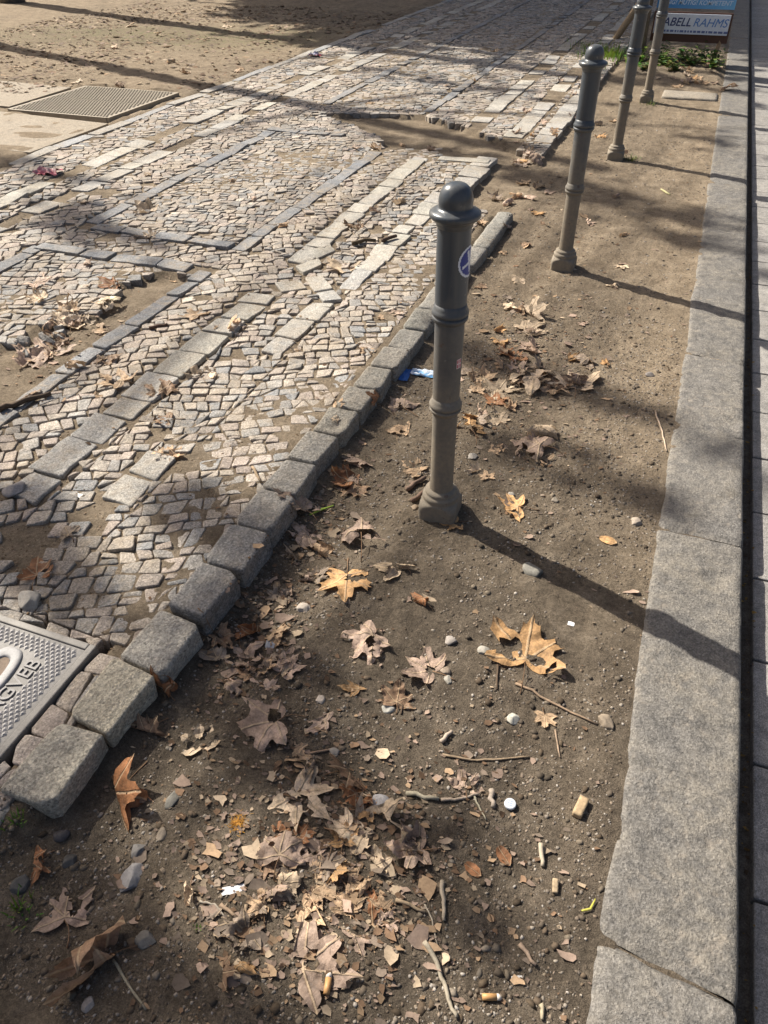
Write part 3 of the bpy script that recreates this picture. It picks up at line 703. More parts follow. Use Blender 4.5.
# ------------------------------------------------------------------ iron covers
cv = empty('iron_cover', (-1.50, 0.70, 0.0)); tag(cv, 'diamond patterned iron utility cover with raised lettering at the left edge', 'utility cover')
X0, X1, Y0, Y1 = -0.345, 0.345, -0.20, 0.20
fr = MB(); gz = 0.060
for c, h in (((X0+.010, 0, .015), (.010, Y1, .041)), ((X1-.010, 0, .015), (.010, Y1, .041)), ((0, Y0+.010, .015), (X1-.021, .010, .0408)), ((0, Y1-.010, .015), (X1-.021, .010, .0408))):
    V, F = box(c, h); bm = bmesh.new(); vs = [bm.verts.new(v) for v in V]; [bm.faces.new([vs[i] for i in f]) for f in F]
    bmesh.ops.bevel(bm, geom=list(bm.edges), offset=.003, segments=2, affect='EDGES', profile=.5); bm.verts.index_update()
    fr.add([tuple(v.co) for v in bm.verts], [tuple(v.index for v in f.verts) for f in bm.faces], (.22, .205, .185)); bm.free()
fr.build('frame', M_IRON, cv)
pl = MB(); V, F = box((0, 0, .028), (X1-.022, Y1-.022, .024)); pl.add(V, F, (.17, .16, .15))
sp = 0.0166; st = 0.0098
def inring(x, y): return False
for i in range(-30, 31):
    for j in range(-30, 31):
        x = (i+j)*sp*0.5; y = (i-j)*sp*0.62
        if abs(x) > X1-.032 or abs(y) > Y1-.032: continue
        if abs(x-0.232) < .022 and -0.165 < y < 0.115: continue              # lettering field
        if ((x-0.0)/.20)**2+((y+0.02)/.16)**2 < 0 or (abs(x-0.152) < .058 and abs(y+.028) < .155): continue   # grip
        h = .0036; w = sp*.47; l_ = sp*.59
        pl.add([(x-w, y, .0525), (x, y-l_, .0525), (x+w, y, .0525), (x, y+l_, .0525), (x-w*.3, y, .0525+h), (x, y-l_*.3, .0525+h), (x+w*.3, y, .0525+h), (x, y+l_*.3, .0525+h)],
               [(0, 1, 5, 4), (1, 2, 6, 5), (2, 3, 7, 6), (3, 0, 4, 7), (4, 5, 6, 7)], (.34, .325, .315))
pl.build('lid', M_IRON, cv)
# oblong grip: a raised ring round a recess
gr = MB(); n = 40; V = []; F = []
def oval(a, b, k, p=2.6):
    t = 2*math.pi*k/n; c, s = math.cos(t), math.sin(t); return (0.152+a*abs(c)**(2/p)*(1 if c > 0 else -1), -.028+b*abs(s)**(2/p)*(1 if s > 0 else -1))
for (a, b, z) in ((.055, .152, .0515), (.054, .150, .0565), (.048, .143, .058), (.032, .124, .058), (.029, .120, .056), (.028, .118, .0528)):
    for k in range(n): x, y = oval(a, b, k); V.append((x, y, z))
for r in range(5):
    for k in range(n): F.append((r*n+k, r*n+(k+1) % n, (r+1)*n+(k+1) % n, (r+1)*n+k))
gr.add(V, F, (.27, .265, .265)); g_o = gr.build('grip', M_IRON, cv, True)
ft = MB(); V = [(*oval(.027, .117, k), .0535) for k in range(n)]+[(0.152, -.028, .0528)]; ft.add(V, [(k, (k+1) % n, n) for k in range(n)], (.16, .12, .09)); ft.build('recess_dirt', M_PEB, g_o)
ba = MB(); V, F = box((.152, -.030, .0575), (.030, .017, .0028)); ba.add(V, F, (.66, .66, .64)); ba.build('white_tag', M_PAINT, cv)
V, F = box((.275, -.135, .0535), (.026, .018, .0020)); ba = MB(); ba.add(V, F, (.34, .33, .33)); V, F = lathe([(.006, .0555), (.006, .0570), (.0045, .0578), (.0005, .0578)], 14); ba.add([(v[0]+.275, v[1]-.135, v[2]) for v in V], F, (.5, .5, .5)); ba.build('riveted_plate', M_IRON, cv)
def text(name, body, size, loc, rot, m, parent, ext=.002, shear=0.0, align='CENTER', bold=0.0):
    cu = bpy.data.curves.new(name, 'FONT'); cu.body = body; cu.size = size; cu.extrude = ext; cu.align_x = align; cu.align_y = 'CENTER'; cu.shear = shear; cu.offset = bold
    tmp = bpy.data.objects.new('tmp', cu); C.objects.link(tmp); dg = bpy.context.evaluated_depsgraph_get(); me = bpy.data.meshes.new_from_object(tmp.evaluated_get(dg)); bpy.data.objects.remove(tmp)
    me.materials.clear(); a = me.color_attributes.new('tint', 'FLOAT_COLOR', 'POINT')
    o = link(name, me, m, parent, loc); o.rotation_euler = rot; return o
def paint(o, col):
    me = o.data; a = me.color_attributes['tint']; a.data.foreach_set('color', np.tile(np.array([*col, 1], np.float32), len(me.vertices)))
lt = text('lettering', 'SAGVEB', 0.054, (0.232, 0.012, .0545), (0, 0, R(90)), M_IRON, cv, .0018, 0, 'CENTER', 0.0); paint(lt, (.24, .23, .225))
# far cover: two plates of perforated iron
fc = empty('iron_hatch', (-5.42, 6.47, -0.012)); tag(fc, 'large square iron hatch of two studded plates far left beside the path', 'hatch')
for s in (-1, 1):
    p = MB(); V, F = box((0, s*.275, .028), (.535, .268, .026)); p.add(V, F, (.27, .23, .175))
    for i in range(32):
        for j in range(16):
            x = -.515+i*.0332+(.0166 if j % 2 else 0); yy = s*.275-.25+j*.0333
            if abs(x) > .525: continue
            V, F = lathe([(.011, .054), (.009, .061), (.001, .062)], 6); p.add([(v[0]+x, v[1]+yy, v[2]) for v in V], F, (.32, .275, .21))
    p.build('plate', M_IRON, fc)
f = MB()
for c, h in (((-.55, 0, .03), (.014, .56, .026)), ((.55, 0, .03), (.014, .56, .026)), ((0, -.555, .03), (.535, .011, .0255)), ((0, .555, .03), (.535, .011, .0255))): V, F = box(c, h); f.add(V, F, (.31, .265, .20))
f.build('frame', M_IRON, fc)

# ------------------------------------------------------------------ plane leaves
HALF = [(0, 1.0), (5, .86), (9, .80), (13, .79), (16, .66), (22, .55), (29, .53), (36, .63), (41, .78), (47, .93), (52, .79), (57, .71), (62, .72), (66, .58), (73, .47), (82, .46), (90, .55), (98, .66), (105, .70), (111, .56), (118, .50), (124, .46), (134, .34), (148, .22), (165, .12), (180, .05)]
LOBES = [(0, .92), (47, .84), (-47, .84), (105, .6), (-105, .6)]
def leaf_shape(rr, oval=False, cut=None):
    """outline, vein points and inner points of one leaf, joined into triangles"""
    pts = []
    if oval:
        for k in range(24):
            t = 2*math.pi*k/24; pts.append((0.30*math.sin(t)*(1+rr.uniform(-.1, .1)), 0.5-0.5*math.cos(t)+rr.uniform(-.02, .02)))
    else:
        sc = {a: rr.uniform(.82, 1.12) for a in (0, 1, 2, 3, 4)}
        def k(a, side): 
            i = 0 if a < 26 else (1 if a < 76 else 2); return sc[i if side > 0 else (0 if i == 0 else i+2)]
        for side in (1, -1):
            for a, r in (HALF if side > 0 else HALF[-2:0:-1]):
                r = r*k(a, side)*(1+rr.uniform(-.07, .07)); t = R(90-side*(a+rr.uniform(-2, 2))); pts.append((r*math.cos(t), r*math.sin(t)))
    if cut is not None:
        th, off = cut; cnx, cny = math.cos(th), math.sin(th); Q = []
        for i in range(len(pts)):
            p, q = pts[i], pts[(i+1) % len(pts)]; dp = p[0]*cnx+p[1]*cny-off; dq = q[0]*cnx+q[1]*cny-off
            if dp <= 0: Q.append(p)
            if (dp <= 0) != (dq <= 0): t = dp/(dp-dq); Q.append((p[0]+(q[0]-p[0])*t+rr.uniform(-.03, .03), p[1]+(q[1]-p[1])*t+rr.uniform(-.03, .03)))
        pts = Q if len(Q) > 5 else pts
    n = len(pts); inner = []; vein = {}
    for a, r in ([(0, 1)] if oval else LOBES):
        for s in np.arange(0.06, r, 0.07):
            t = R(90-a); p = (s*math.cos(t), s*math.sin(t)); inner.append((p, 1.0))
    x = -1.0
    while x < 1.0:
        y = -.75
        while y < 1.05:
            inner.append(((x+rr.uniform(-.03, .03), y+rr.uniform(-.03, .03)), 0.0)); y += .085
        x += .085
    P = np.array(pts); q = np.array([p for p, _ in inner]); ok = inpoly(q[:, 0], q[:, 1], [(p[0]*.97, p[1]*.97) for p in pts])
    vp = [p for (p, v) in inner if v > 0]
    V2 = [Vector(p) for p in pts]; vv = [0.0]*n
    for k_, (p, v) in enumerate(inner):
        if not ok[k_]: continue
        if v == 0 and any((p[0]-a_[0])**2+(p[1]-a_[1])**2 < .0022 for a_ in vp): continue
        V2.append(Vector(p)); vv.append(v)
    vs, es, fs, ov, _, _ = geometry.delaunay_2d_cdt(V2, [(i, (i+1) % n) for i in range(n)], [list(range(n))], 1, 1e-6)
    vein = [max([vv[o] for o in ol if o < len(vv)] or [0]) for ol in ov]
    return np.array([(v[0], v[1]) for v in vs]), [tuple(f) for f in fs], np.array(vein)
LCOL = {'tan': (.54, .375, .235), 'orange': (.56, .335, .155), 'rust': (.34, .155, .07), 'pale': (.64, .50, .35), 'pinkish': (.45, .33, .255), 'brown': (.29, .185, .115), 'greyish': (.33, .26, .20)}
def bend(P, ang, k):
    ca, sa = math.cos(ang), math.sin(ang); u = P[:, 0]*ca+P[:, 1]*sa; v = -P[:, 0]*sa+P[:, 1]*ca; z = P[:, 2]
    if abs(k) < 1e-4: return P
    rad = 1/k; th = np.clip(v*k, -4.2, 4.2); rr_ = rad-z; v2 = np.sin(th)*rr_; z2 = rad-np.cos(th)*rr_
    return np.stack([u*ca-v2*sa, u*sa+v2*ca, z2], 1)
leaf_count = 0
def leaf(px=None, py=None, lenpx=40, rot=None, kind='flat', col='tan', label='', group='fallen plane leaves', pos=None, size=None, stem=True, seed=None, lift=0.0, group_small=False):
    global leaf_count
    leaf_count += 1; seed = seed if seed is not None else 1000+leaf_count*7; rr = random.Random(seed)
    if pos is None: x, y, z = GP(px, py)
    else: x, y = pos; z = GZ(x, y)
    if size is None: size = lenpx/FOC*dist(x, y)*0.62
    rot = rr.uniform(0, 360) if rot is None else rot
    cut = None
    if kind == 'torn': cut = (rr.uniform(0, 6.28), rr.uniform(.05, .3))
    P2, F, vein = leaf_shape(rr, kind == 'oval', cut)
    P = np.concatenate([P2, np.zeros((len(P2), 1))], 1)
    P[:, 2] -= vein*0.012
    nz = fbm(P2[:, 0]+seed, P2[:, 1]+seed*.3, 2.3, 3, seed % 97)
    r2 = (P2**2).sum(1)
    amp = {'flat': .10, 'oval': .05, 'curled': .13, 'folded': .10, 'rolled': .07, 'crumpled': .26, 'torn': .14}[kind]
    P[:, 2] += nz*amp+fbm(P2[:, 0]*1.0+seed*.7, P2[:, 1]-seed*.2, 6.5, 2, seed % 83)*(.05 if kind != 'oval' else .015)+r2*rr.uniform(.0, .16)*(1 if kind != 'crumpled' else 0.4)
    a = rr.uniform(0, math.pi)
    if kind == 'flat' or kind == 'torn': P = bend(P, math.pi/2+rr.uniform(-.3, .3), rr.uniform(-.5, .6))
    elif kind == 'curled': P = bend(P, a, rr.uniform(1.2, 1.9)*1.0); P = bend(P, a+1.2, rr.uniform(-.5, .5))
    elif kind == 'folded': 
        ca, sa = math.cos(a), math.sin(a); off = rr.uniform(-.1, .15); u = P[:, 0]*ca+P[:, 1]*sa-off; v = -P[:, 0]*sa+P[:, 1]*ca
        th = rr.uniform(2.1, 2.85); k = np.clip(u/.14, 0, 1)*th; uu = np.where(u > 0, np.minimum(u, .14)*np.sinc(k/2/np.pi)*np.cos(k/2)+np.maximum(u-.14, 0)*np.cos(th), u)
        zz = np.where(u > 0, np.minimum(u, .14)*np.sinc(k/2/np.pi)*np.sin(k/2)+np.maximum(u-.14, 0)*np.sin(th), 0)
        P = np.stack([(uu+off)*ca-v*sa, (uu+off)*sa+v*ca, P[:, 2]*np.where(u > 0, -np.cos(th)*0-.6, 1)+zz], 1)
    elif kind == 'rolled': P = bend(P, math.pi/2+rr.uniform(-.4, .4), rr.choice([-1, 1])*rr.uniform(4.0, 5.0)); 
    elif kind == 'crumpled': P = bend(P, a, rr.uniform(.5, 1.5)); P = bend(P, a+1.5, rr.uniform(.3, 1.2)); P[:, 2] += fbm(P2[:, 0]*1.3+seed, P2[:, 1], 4.2, 2, seed % 89)*.22; P[:, 2] *= .62
    if rr.random() < .35 and kind in ('curled', 'rolled', 'crumpled'): P[:, 2] *= -1
    ca, sa = math.cos(R(rot)), math.sin(R(rot)); X = P[:, 0]*ca-P[:, 1]*sa; Y = P[:, 0]*sa+P[:, 1]*ca
    W = np.stack([X, Y, P[:, 2]], 1)*size
    # lean so that it rests: drop the lowest points onto the ground
    c0 = W.mean(0); W[:, :2] -= c0[:2]
    # follow the lie of the ground a little
    gz = [GZ(x+dx, y+dy) for dx, dy in ((0, 0), (size*.4, 0), (-size*.4, 0), (0, size*.4), (0, -size*.4))]
    sx_ = (gz[1]-gz[2])/(size*.8); sy_ = (gz[3]-gz[4])/(size*.8); sx_ = max(-.5, min(.5, sx_)); sy_ = max(-.5, min(.5, sy_))
    W[:, 2] += W[:, 0]*sx_+W[:, 1]*sy_
    zb = sum(gz)/5; W[:, 2] += -np.percentile(W[:, 2]-(W[:, 0]*sx_+W[:, 1]*sy_), 12)+0.0025+lift
    if kind in ('crumpled', 'torn', 'flat', 'folded', 'curled') or group_small:                     # bits broken out along the margin
        hn = fbm(P2[:, 0]+seed*1.7, P2[:, 1]-seed, 3.2, 3, seed % 71)+.25*np.clip(np.sqrt(r2)-.5, 0, 1)
        F2 = [f for f in F if sum(hn[i] for i in f)/len(f) < ({'torn': .16, 'crumpled': .20}.get(kind, .34))]
        if len(F2) > len(F)*.45: F = F2
    c = np.array(LCOL[col])*rr.uniform(.82, 1.15); K = np.tile(c, (len(W), 1)); K *= (1+fbm(P2[:, 0]*1.0+seed*.7, P2[:, 1], 1.6, 2, 5)[:, None]*.6)*(1-.28*np.clip(np.sqrt(r2)-.45, 0, .5)[:, None]*(rr.random() < .5))*np.array([1, 1, 1])
    K = np.clip(K, .01, .9)
    me = pymesh('plane_leaf', W, F, True, K, {'vein': vein, 'leafco': np.concatenate([P2, np.full((len(P2), 1), seed % 37)], 1)})
    o = link('plane_leaf', me, M_LEAF, None, (x, y, zb)); tag(o, label, 'leaf', group)
    if stem and kind != 'oval' and cut is None:
        k = int(np.argmin(P2[:, 0]**2+(P2[:, 1]+.03)**2)); s0 = W[k]; d = np.array([sa, -ca, 0.0])*size*rr.uniform(.35, .75); ax = np.array([ca, sa, 0])*size*rr.uniform(-.15, .15)
        e_ = s0+d+ax; e_[2] = max(GZ(x+e_[0], y+e_[1])-zb+.002, -.02); md = (s0+e_)/2+ax*.6; md[2] = max((s0[2]+e_[2])/2+.15*size*rr.uniform(0, .6), GZ(x+md[0], y+md[1])-zb+.002)
        V, Fq = tube([s0, (s0+md)/2+ax*.2, md, (md+e_)/2+ax*.1, e_], [.0010, .0010, .0011, .0013, .0019], 5)
        st_ = link('stem', pymesh('stem', V, Fq, True, [tuple(np.array((.24, .15, .09))*rr.uniform(.7, 1.3))]*len(V)), M_CRUMB, o)
    return o
HERO = [
 (347, 583, 62, 200, 'flat', 'orange', 'bright tan lobed leaf lying open, left of the path to the nearest bollard foot'), (393, 571, 52, 60, 'folded', 'pale', 'pale leaf folded lengthwise, right of the bright tan lobed leaf'),
 (362, 535, 70, 20, 'crumpled', 'pinkish', 'broad pinkish crumpled leaf left of the nearest bollard foot'), (345, 480, 46, 90, 'curled', 'rust', 'rust brown curled leaf left of the nearest bollard lower shaft'),
 (357, 493, 36, 200, 'crumpled', 'brown', 'brown crumpled leaf leaning on the curled rust leaf'),
 (526, 650, 92, 5, 'flat', 'orange', 'large bright tan leaf with raised lobes, near the crossing of bollard shadow and kerb'), (365, 645, 62, 150, 'crumpled', 'pinkish', 'pinkish ribbed leaf half buried in the soil, middle of the strip'),
 (424, 668, 54, 80, 'flat', 'pinkish', 'flat pinkish tan leaf beside two pale stones'), (420, 602, 28, 80, 'rolled', 'rust', 'small tightly rolled rust leaf in front of the nearest bollard'), (512, 508, 46, 95, 'curled', 'orange', 'orange boat shaped leaf right of the nearest bollard foot'),
 (608, 541, 28, 80, 'oval', 'orange', 'small orange oval leaf beside the kerb joint'), (128, 795, 72, 170, 'folded', 'rust', 'big rust leaf standing on its fold in front of the front edging blocks'),
 (148, 728, 42, 150, 'folded', 'brown', 'narrow dark folded leaf below the iron cover corner'), (165, 687, 42, 70, 'rolled', 'rust', 'rust leaf pressed against the foot of an edging stone'),
 (38, 570, 48, 40, 'curled', 'rust', 'rust curled leaf on the cobbles above the iron cover'), (68, 910, 58, 30, 'flat', 'pinkish', 'dull pinkish lobed leaf flat on dark soil at lower left'),
 (92, 963, 92, 130, 'rolled', 'brown', 'long rolled brown leaf at the bottom left'), (40, 865, 36, 150, 'folded', 'rust', 'small upright rust leaf among dark pebbles at the left edge'),
 (303, 800, 72, 250, 'flat', 'pale', 'largest pale cream leaf with dark slot, centre of the lower heap'), (265, 728, 74, 120, 'curled', 'pinkish', 'tall pinkish curled leaf standing left of the lower heap'),
 (345, 778, 56, 300, 'folded', 'brown', 'brown leaf folded into a wedge above the largest pale leaf'), (378, 832, 84, 280, 'crumpled', 'pale', 'wide pale crumpled leaf bridging over a dark hollow'),
 (356, 800, 42, 200, 'crumpled', 'rust', 'dark rust crumpled scrap between the two big pale leaves'), (318, 962, 84, 330, 'torn', 'pinkish', 'large dusky pink leaf lying flat at the bottom of the picture'),
 (262, 904, 36, 30, 'crumpled', 'tan', 'square tan leaf scrap below the white plastic chip'), (248, 634, 38, 140, 'rolled', 'rust', 'rolled rust leaf beside the grey slate wedge'),
 (279, 633, 30, 30, 'folded', 'tan', 'small folded tan leaf right of the grey slate wedge'), (288, 667, 42, 340, 'flat', 'pinkish', 'pale pink star shaped leaf below the slate wedge'), (245, 660, 54, 210, 'crumpled', 'pinkish', 'dusty crumpled leaf below the rolled rust one by the edging stones'),
 (352, 690, 34, 60, 'torn', 'orange', 'orange torn triangle of leaf in the middle of the soil'), (397, 698, 44, 10, 'crumpled', 'brown', 'star shaped brown scrap below the ribbed pinkish leaf'), (321, 725, 38, 100, 'torn', 'pinkish', 'pinkish torn leaf right of the tall curled one'),
 (545, 720, 28, 190, 'flat', 'tan', 'small tan star leaf below the long thin twig'), (473, 870, 28, 70, 'oval', 'rust', 'left one of two small smooth rust oval leaves'), (504, 857, 30, 50, 'oval', 'rust', 'right one of two small smooth rust oval leaves'),
 (200, 742, 48, 40, 'crumpled', 'pale', 'pale crumpled leaf on the sunlit soil at the shadow edge'), (282, 850, 60, 15, 'crumpled', 'pinkish', 'buried pinkish leaf under the largest pale leaf'), (270, 868, 36, 190, 'torn', 'brown', 'brown torn piece left of the buried pinkish leaf'),
 (410, 850, 60, 120, 'crumpled', 'pinkish', 'flattened dusty leaf right of the wide pale crumpled leaf'), (345, 905, 44, 70, 'crumpled', 'tan', 'ragged tan leaf with a hole below the lower heap'), (305, 915, 50, 250, 'torn', 'tan', 'long ragged tan strip in the lower heap'),
 (240, 935, 48, 140, 'crumpled', 'greyish', 'greyish crumpled leaf above the large dusky pink leaf'), (215, 925, 46, 300, 'torn', 'greyish', 'dull grey torn leaf left of the greyish crumpled one'), (228, 975, 34, 130, 'folded', 'brown', 'small dark folded leaf left of the large dusky pink leaf'), (465, 785, 42, 30, 'crumpled', 'pinkish', 'dusty pink shredded leaf by the bottle cap'),
 (320, 870, 40, 60, 'torn', 'tan', 'tan torn leaf in the middle of the lower heap'),
 (300, 510, 52, 60, 'crumpled', 'pinkish', 'mauve crumpled leaf against the flat edging stones'), (305, 540, 50, 170, 'crumpled', 'pinkish', 'dusky leaf beside the bright green blade'), (322, 552, 42, 80, 'rolled', 'tan', 'tan rolled leaf below the bright green blade'), (290, 556, 30, 10, 'folded', 'greyish', 'grey folded leaf in the shade of the edging stones'), (222, 640, 40, 250, 'crumpled', 'brown', 'brown crumpled leaf in the edging stone shadow'),
 (230, 690, 44, 250, 'crumpled', 'pinkish', 'pinkish crumpled leaf at the edge of the stone shadow'), (215, 655, 40, 50, 'torn', 'greyish', 'grey torn leaf deep in the edging stone shadow'),
 (170, 455, 36, 30, 'crumpled', 'tan', 'tan crumpled leaf on cobbles between the slab rows'), (68, 535, 36, 50, 'crumpled', 'greyish', 'grey brown star shaped leaf on shaded cobbles'), (105, 360, 32, 10, 'crumpled', 'brown', 'brown crumpled leaf just inside the blue stone band'), (118, 381, 42, 90, 'flat', 'tan', 'tan leaf flat on cobbles beside the blue stone band'),
 (162, 388, 40, 40, 'crumpled', 'brown', 'brown tangled leaf on the large slabs'), (163, 420, 34, 120, 'crumpled', 'brown', 'dark crumpled leaf between the two slab rows'), (200, 378, 34, 60, 'crumpled', 'pale', 'pale crumpled leaf right of the slab row'), (234, 326, 34, 110, 'folded', 'tan', 'tan folded leaf casting a shadow on the slab row'),
 (195, 315, 34, 70, 'flat', 'tan', 'tan leaf on cobbles right of the blue band corner'), (340, 268, 40, 70, 'flat', 'pale', 'pale torn leaf pair at the kink of the slabs'), (355, 228, 28, 20, 'crumpled', 'brown', 'brown leaf on the slab row behind the nearest bollard'), (365, 350, 24, 60, 'crumpled', 'tan', 'tan leaf beside the edging stones left of the lower ring'),
 (575, 383, 56, 10, 'flat', 'pale', 'broad cream leaf alone with a thin stem, toward the kerb'), (525, 381, 74, 80, 'crumpled', 'pale', 'widest cream leaf of the drift between bollard and kerb'), (500, 392, 46, 300, 'flat', 'pale', 'cream leaf with a dark hole at the left of the drift'), (605, 363, 18, 0, 'folded', 'orange', 'tiny upright orange leaf near the kerb'),
 (532, 447, 56, 80, 'crumpled', 'pinkish', 'pinkish shredded leaf right of the bollard lower shaft'), (498, 420, 34, 40, 'curled', 'pale', 'pale curled leaf just right of the lower ring'), (470, 430, 46, 20, 'crumpled', 'orange', 'orange crumpled leaf touching the bollard outline at its lower shaft'), (545, 462, 32, 70, 'torn', 'tan', 'tan torn leaf below the shredded pinkish leaf'),
 (480, 378, 40, 60, 'crumpled', 'tan', 'tan crumpled leaf behind the lower ring of the nearest bollard'), (415, 470, 36, 70, 'torn', 'tan', 'tan leaf scrap left of the bollard lower shaft'), (400, 432, 40, 60, 'torn', 'tan', 'yellowish torn leaf left of the lower ring'), (400, 408, 44, 60, 'crumpled', 'pinkish', 'small leaf heap piece below the blue wrapper'), (373, 406, 26, 200, 'folded', 'rust', 'small red brown leaf leaning on an edging stone'),
 (728, 90, 20, 60, 'crumpled', 'brown', 'brown leaf lying on the kerb near the poster'), (145, 210, 28, 70, 'curled', 'pale', 'pale curled leaf with a shadow on the grey stone panel'), (150, 236, 18, 20, 'curled', 'pale', 'small pale leaf below the curled one on the grey panel'),
 (45, 352, 52, 60, 'flat', 'pinkish', 'pink brown leaf in the dirt hole left of the blue band'), (35, 362, 44, 10, 'crumpled', 'pinkish', 'crumpled pinkish leaf at the left of the dirt hole'), (70, 325, 40, 30, 'crumpled', 'pale', 'white backed crumpled leaf in the dirt hole'), (108, 308, 36, 100, 'curled', 'pale', 'pale curled leaf at the upper rim of the dirt hole'), (110, 285, 30, 90, 'torn', 'rust', 'reddish torn leaf at the top of the dirt hole'),
 (33, 392, 30, 50, 'torn', 'brown', 'brown torn leaf under the dark stick in the dirt hole'), (100, 330, 30, 10, 'torn', 'tan', 'tan torn leaf near the blue band in the dirt hole'), (60, 345, 36, 100, 'crumpled', 'brown', 'brown crumpled leaf among others in the dirt hole')]
for h in HERO: leaf(h[0], h[1], h[2], h[3], h[4], h[5], h[6])
KINDS = ['flat', 'curled', 'folded', 'crumpled', 'torn', 'rolled']
COLN = {'tan': 'tan', 'orange': 'orange', 'rust': 'rust red', 'pale': 'cream', 'pinkish': 'pinkish', 'brown': 'dark brown', 'greyish': 'grey brown'}
def zone(n, spots, where, lo, hi, w=None):
    combos = [(k, c) for k in KINDS for c in COLN]; random.shuffle(combos)
    if w: combos.sort(key=lambda kc: -w.get(kc[1], 1)*random.random())
    for i in range(n):
        k, c = combos[i % len(combos)]
        px, py = spots(); leaf(px, py, random.uniform(lo, hi), None, k, c, 'small %s %s leaf %s' % (COLN[c], k, where), stem=random.random() < .4, group_small=True)
U = random.uniform
def blob(cx, cy, sx, sy): return lambda: (random.gauss(cx, sx), random.gauss(cy, sy))
WT = {'tan': 3, 'pinkish': 3, 'pale': 2, 'brown': 1.5, 'greyish': 1.5, 'orange': 1.2, 'rust': .6}
zone(30, blob(320, 865, 58, 62), 'in the lower leaf heap', 22, 42, WT)
zone(14, lambda: (lambda t: (U(-8, 34)+245+t*90, 690-t*230))(U(0, 1)), 'along the near edging stones', 18, 36, WT)
zone(34, blob(530, 350, 36, 48), 'in the drift between the first two bollards', 18, 38, WT)
zone(8, blob(480, 440, 22, 30), 'beside the nearest bollard lower shaft', 16, 30, WT)
zone(18, blob(515, 205, 26, 22), 'beside the lone long edging stone', 12, 26, WT)
zone(14, blob(60, 330, 40, 30), 'in the dirt hole of the path', 16, 32, WT)
zone(10, lambda: (U(340, 560), U(118, 165)), 'in the washed out dirt gap', 10, 18, WT)
zone(16, lambda: (U(20, 420), U(170, 420)), 'scattered on the mosaic path', 10, 20, WT)
zone(10, lambda: (U(60, 560), U(560, 700)) if 0 else (U(520, 640), U(180, 330)), 'on bare soil near the second bollard', 10, 18, WT)
zone(20, lambda: (U(655, 722), U(66, 88)), 'under the poster', 8, 13, WT)
zone(14, lambda: (U(500, 640), U(100, 175)), 'near the third bollard', 8, 15, WT)
zone(6, lambda: (U(330, 600), U(45, 110)), 'on the far path', 7, 11, WT)
zone(16, lambda: (U(-5, 300), U(25, 88)), 'on the sandy field beyond the path', 8, 15, {'pale': 3, 'tan': 2, 'brown': 2})

# ------------------------------------------------------------------ litter of leaf crumbs (uncountable)
def flakes(name, n, sampler, smin, smax, cols, m, kk=0):
    P = np.array([sampler() for _ in range(n)]); z = np.array([GZ(a, b) for a, b in P]); V = []; T_ = []; K = []
    for i in range(n):
        s = smin+(smax-smin)*random.random()**2.2; a0 = U(0, 6.28); k = kk or random.choice((4, 5, 5, 6)); tl = (random.gauss(0, .22), random.gauss(0, .22)); el = U(.45, 1); c = np.array(random.choice(cols))*U(.5, 1.1); b = len(V)
        V.append((P[i][0], P[i][1], z[i]+.002+s*U(0, .12))); K.append(c)
        for j in range(k):
            r = s*U(.3, 1.25); a = a0+6.283*j/k; dx, dy = r*math.cos(a), r*math.sin(a)*el; V.append((P[i][0]+dx, P[i][1]+dy, z[i]+.0025+max(-.002, dx*tl[0]+dy*tl[1]+s*U(0, .16)))); K.append(c)
        for j in range(k): T_.append((b, b+1+j, b+1+(j+1) % k))
    return link(name, trimesh(name, V, T_, np.array(K)), m)
LC = [tuple(q*.72 for q in LCOL[k]) for k in ('tan', 'pale', 'pinkish', 'brown', 'greyish', 'pinkish', 'brown')]
def crumb_pos():
    r = random.random()
    while True:
        if r < .40: px, py = random.gauss(320, 85), random.gauss(860, 85)
        elif r < .56: t = U(0, 1); px, py = 235+t*110+random.gauss(0, 26), 690-t*240+random.gauss(0, 20)
        elif r < .80: px, py = random.gauss(535, 44), random.gauss(350, 85)
        elif r < .86: px, py = random.gauss(60, 50), random.gauss(330, 38)
        elif r < .92: px, py = U(100, 650), U(560, 1060)
        else: px, py = U(440, 700), U(150, 420)
        x, y = G(px, py)
        if y < 7 and (x > -.93 or (r >= .80 and r < .86 and bool(inpoly(np.array([x]), np.array([y]), HOLE)[0]))) and x < .17: return x, y
tag(flakes('leaf_litter', 4600, crumb_pos, .0025, .013, LC, M_CRUMB), 'dry leaf crumbs strewn over the soil strip', 'leaf litter', None, 'stuff')
tag(flakes('leaf_fragments', 480, crumb_pos, .007, .029, [tuple(q*.9 for q in LCOL[k]) for k in ('tan', 'pale', 'pinkish', 'brown', 'greyish', 'pinkish')], M_CRUMB, 8), 'broken pieces of dry leaf trodden into the soil strip', 'leaf litter', None, 'stuff')
def field_pos():
    while True:
        x = U(-10, -4.7); y = U(6.5, 14)
        if random.random() < .3+.7*float(fbm(x, y, .9, 2, 71) > -.05) and not (x > -6.1 and y < 7.2): return x, y
tag(flakes('field_litter', 7000, field_pos, .012, .05, LC+[(.12, .08, .05)], M_CRUMB), 'leaf fragments strewn over the sandy field', 'leaf litter', None, 'stuff')
def path_pos():
    while True:
        x = U(-4.6, -1.05); y = U(1.0, 12)
        if y < 5 or random.random() < .5: return x, y
tag(flakes('path_litter', 900, path_pos, .004, .013, LC+[(.12, .08, .05)], M_CRUMB), 'leaf fragments strewn over the mosaic path', 'leaf litter', None, 'stuff')
def gut_pos(): return U(.436, .478), U(.2, 9)
tag(flakes('gutter_litter', 700, gut_pos, .003, .008, [(.40, .25, .08), (.30, .19, .07), (.16, .11, .07)], M_CRUMB), 'small seeds and crumbs lying in the joint beside the kerb', 'leaf litter', None, 'stuff')

